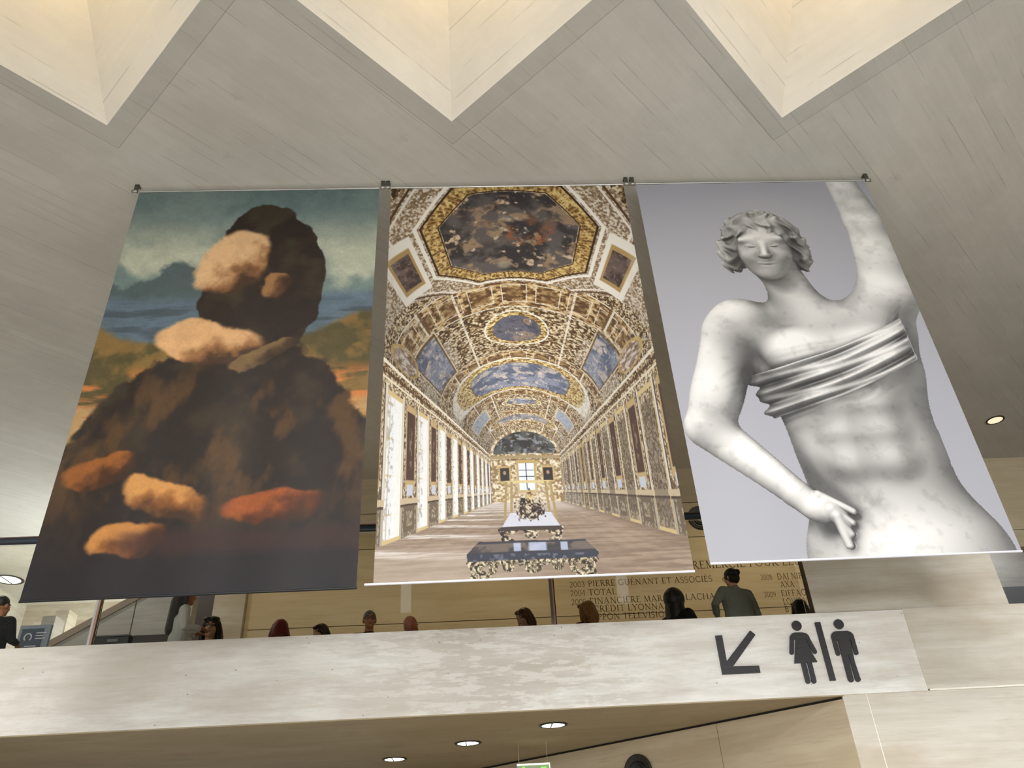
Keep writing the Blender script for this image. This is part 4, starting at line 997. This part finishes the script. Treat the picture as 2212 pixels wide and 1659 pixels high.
    # eyes, brows, mouth
    for s in (-1,1):
        bm=B(); ell3(bm,hc+P((s*.031,-.0815,.006)),(.0135,.008,.0075),None,12); bm.transform(HR); bm.transform(T); me=bpy.data.meshes.new('eye'); bm.to_mesh(me); bm.free(); o=obj('eye',me,EYEW,smooth=True); kids.append(o)
        bm=B(); ell3(bm,hc+P((s*.031,-.0875,.006)),(.0062,.004,.0065),None,10); bm.transform(HR); bm.transform(T); me=bpy.data.meshes.new('iris'); bm.to_mesh(me); bm.free(); i_=obj('iris',me,EYEB,smooth=True); i_.parent=o
        bm=B(); capsule3(bm,[hc+P((s*.014,-.090,.028)),hc+P((s*.034,-.089,.034)),hc+P((s*.052,-.076,.028))],[.004,.0045,.003],1,1,8); bm.transform(HR); bm.transform(T); me=bpy.data.meshes.new('eyebrow'); bm.to_mesh(me); bm.free(); kids.append(obj('eyebrow',me,BROW,smooth=True))
    bm=B(); capsule3(bm,[hc+P((-.022,-.084,-.060)),hc+P((0,-.093,-.058)),hc+P((.022,-.084,-.060))],[.003,.0062,.003],1,1,8); bm.transform(HR); bm.transform(T); me=bpy.data.meshes.new('mouth'); bm.to_mesh(me); bm.free(); kids.append(obj('mouth',me,LIP,smooth=True))
    if glasses:
        bm=B()
        for s in (-1,1):
            pts=[hc+P((s*.034+.026*math.cos(a),-.100,.006+.019*math.sin(a))) for a in [2*math.pi*q/16 for q in range(17)]]; tube(bm,pts,.0028,8,False)
            tube(bm,[hc+P((s*.060,-.098,.010)),hc+P((s*.082,-.02,.010)),hc+P((s*.082,.02,.004))],.0025,8)
        tube(bm,[hc+P((-.009,-.101,.009)),hc+P((.009,-.101,.009))],.0025,8)
        bm.transform(HR); bm.transform(T); me=bpy.data.meshes.new('glasses'); bm.to_mesh(me); bm.free(); kids.append(obj('glasses',me,M['black'],smooth=True))
    if scarf:
        bm=B(); ell3(bm,nk+P((0,-.01,.02)),(.10,.10,.05)); child('scarf',bm,scarf,.012)
    for o in kids:
        o.parent=e; o.matrix_parent_inverse=Matrix.Translation((-x,-y,-3.7))
    # eyes keep their irises: parent offsets are already in world space
    return e
def cloth(name,c): 
    s=NT(name); n=s.noise(s.mapped(0,(3,3,1)),5,5,.65); s.bump(n,.6,.03); return s.out(s.mix(n,tuple(x*.75 for x in c),tuple(min(1,x*1.15) for x in c)),.85,.2)
BLK=cloth('black_wool',rgb(24,24,26)); GREY=cloth('charcoal_coat_cloth',rgb(132,138,135)); WHT=cloth('white_blouse',rgb(226,228,236)); NAVY=cloth('navy_cloth',rgb(34,36,48)); RED=cloth('maroon_cloth',rgb(110,40,36)); BRN=cloth('brown_cloth',rgb(70,54,44)); DEN=cloth('dark_denim',rgb(44,50,64))
H_dark=hairm('dark_brown_hair',rgb(38,24,18)); H_black=hairm('black_hair',rgb(16,13,12)); H_red=hairm('dyed_red_hair',rgb(108,26,16)); H_brown=hairm('brown_hair',rgb(84,50,30)); H_blond=hairm('honey_brown_hair',rgb(142,98,50)); H_grey=hairm('short_grey_hair',rgb(98,92,84))
def who(px,py,y,*a,sit=False,**k):      # the head top shows at (px,py); y says how far behind the parapet
    q=at(px,py,y); t=q.z-3.7; H=1.72*t/(1.25 if sit else 1.72)
    return person(a[0],q.x,y,H,*a[1:],sit=sit,**k)
who(799,1323,10.92,'grey-haired person in dark-rimmed glasses facing the hall, beyond the parapet',8,SK[1],'crop',H_grey,BRN,DEN,headyaw=4,tilt=2,glasses=True,headk=1.02,sit=True)
who(887,1340,10.9,'bald person with a shiny reddish head turned away, just above the parapet',150,SK[2],None,H_grey,BLK,DEN,headk=1.2,sit=True)
who(606,1349,10.9,'person with dyed red bobbed hair seen from behind, low behind the parapet',200,SK[0],'bob',H_red,BLK,DEN,headk=1.18,sit=True)
who(697,1351,10.95,'person with short dark hair looking down to the left, between red hair and glasses',-48,SK[0],'bob',H_dark,BLK,DEN,tilt=8,headk=1.0,sit=True)
who(1136,1320,10.95,'person with straight brown hair bowing the head, left of the engraved names',-52,SK[0],'bob',H_brown,BLK,DEN,tilt=14,headk=1.08,sit=True)
who(1268,1305,10.9,'person with honey brown hair and red collar sitting before the engraved names',215,SK[0],'bob',H_blond,RED,DEN,tilt=5,headk=1.08,sit=True)
who(1440,1275,10.9,'person all in black with black bobbed hair, leaning left of the grey coat',118,SK[1],'hood',H_black,BLK,BLK,arms='reach',width=1.15,headk=.98,lean=.10,sit=True)
who(1578,1232,10.78,'person in charcoal coat with hair in a bun, back turned, largest on the balcony',205,SK[0],'bun',H_black,GREY,BLK,headyaw=15,tilt=6,arms='hip',width=1.34,coat=True,headk=1.02,glasses=True)
who(1725,1302,10.9,'person whose black hair just tops the parapet above the toilet sign',180,SK[1],'messy',H_black,BLK,BLK,headk=1.1,sit=True)
who(404,1273,10.72,'person in white blouse with very long dark hair, standing behind the glass at left',118,SK[1],'long',H_dark,WHT,DEN,arms='fold',headk=1.12,width=1.0)
who(460,1338,11.75,'person with long dark hair and glasses facing the hall, beside the white blouse',6,SK[0],'long',H_dark,BLK,DEN,glasses=True,headk=1.05,sit=True)
who(9,1293,11.0,'person in black coat with maroon hem, cut off by the left edge',165,SK[1],'crop',H_black,BLK,RED,arms='fold',width=1.2,coat=True,headk=1.05)
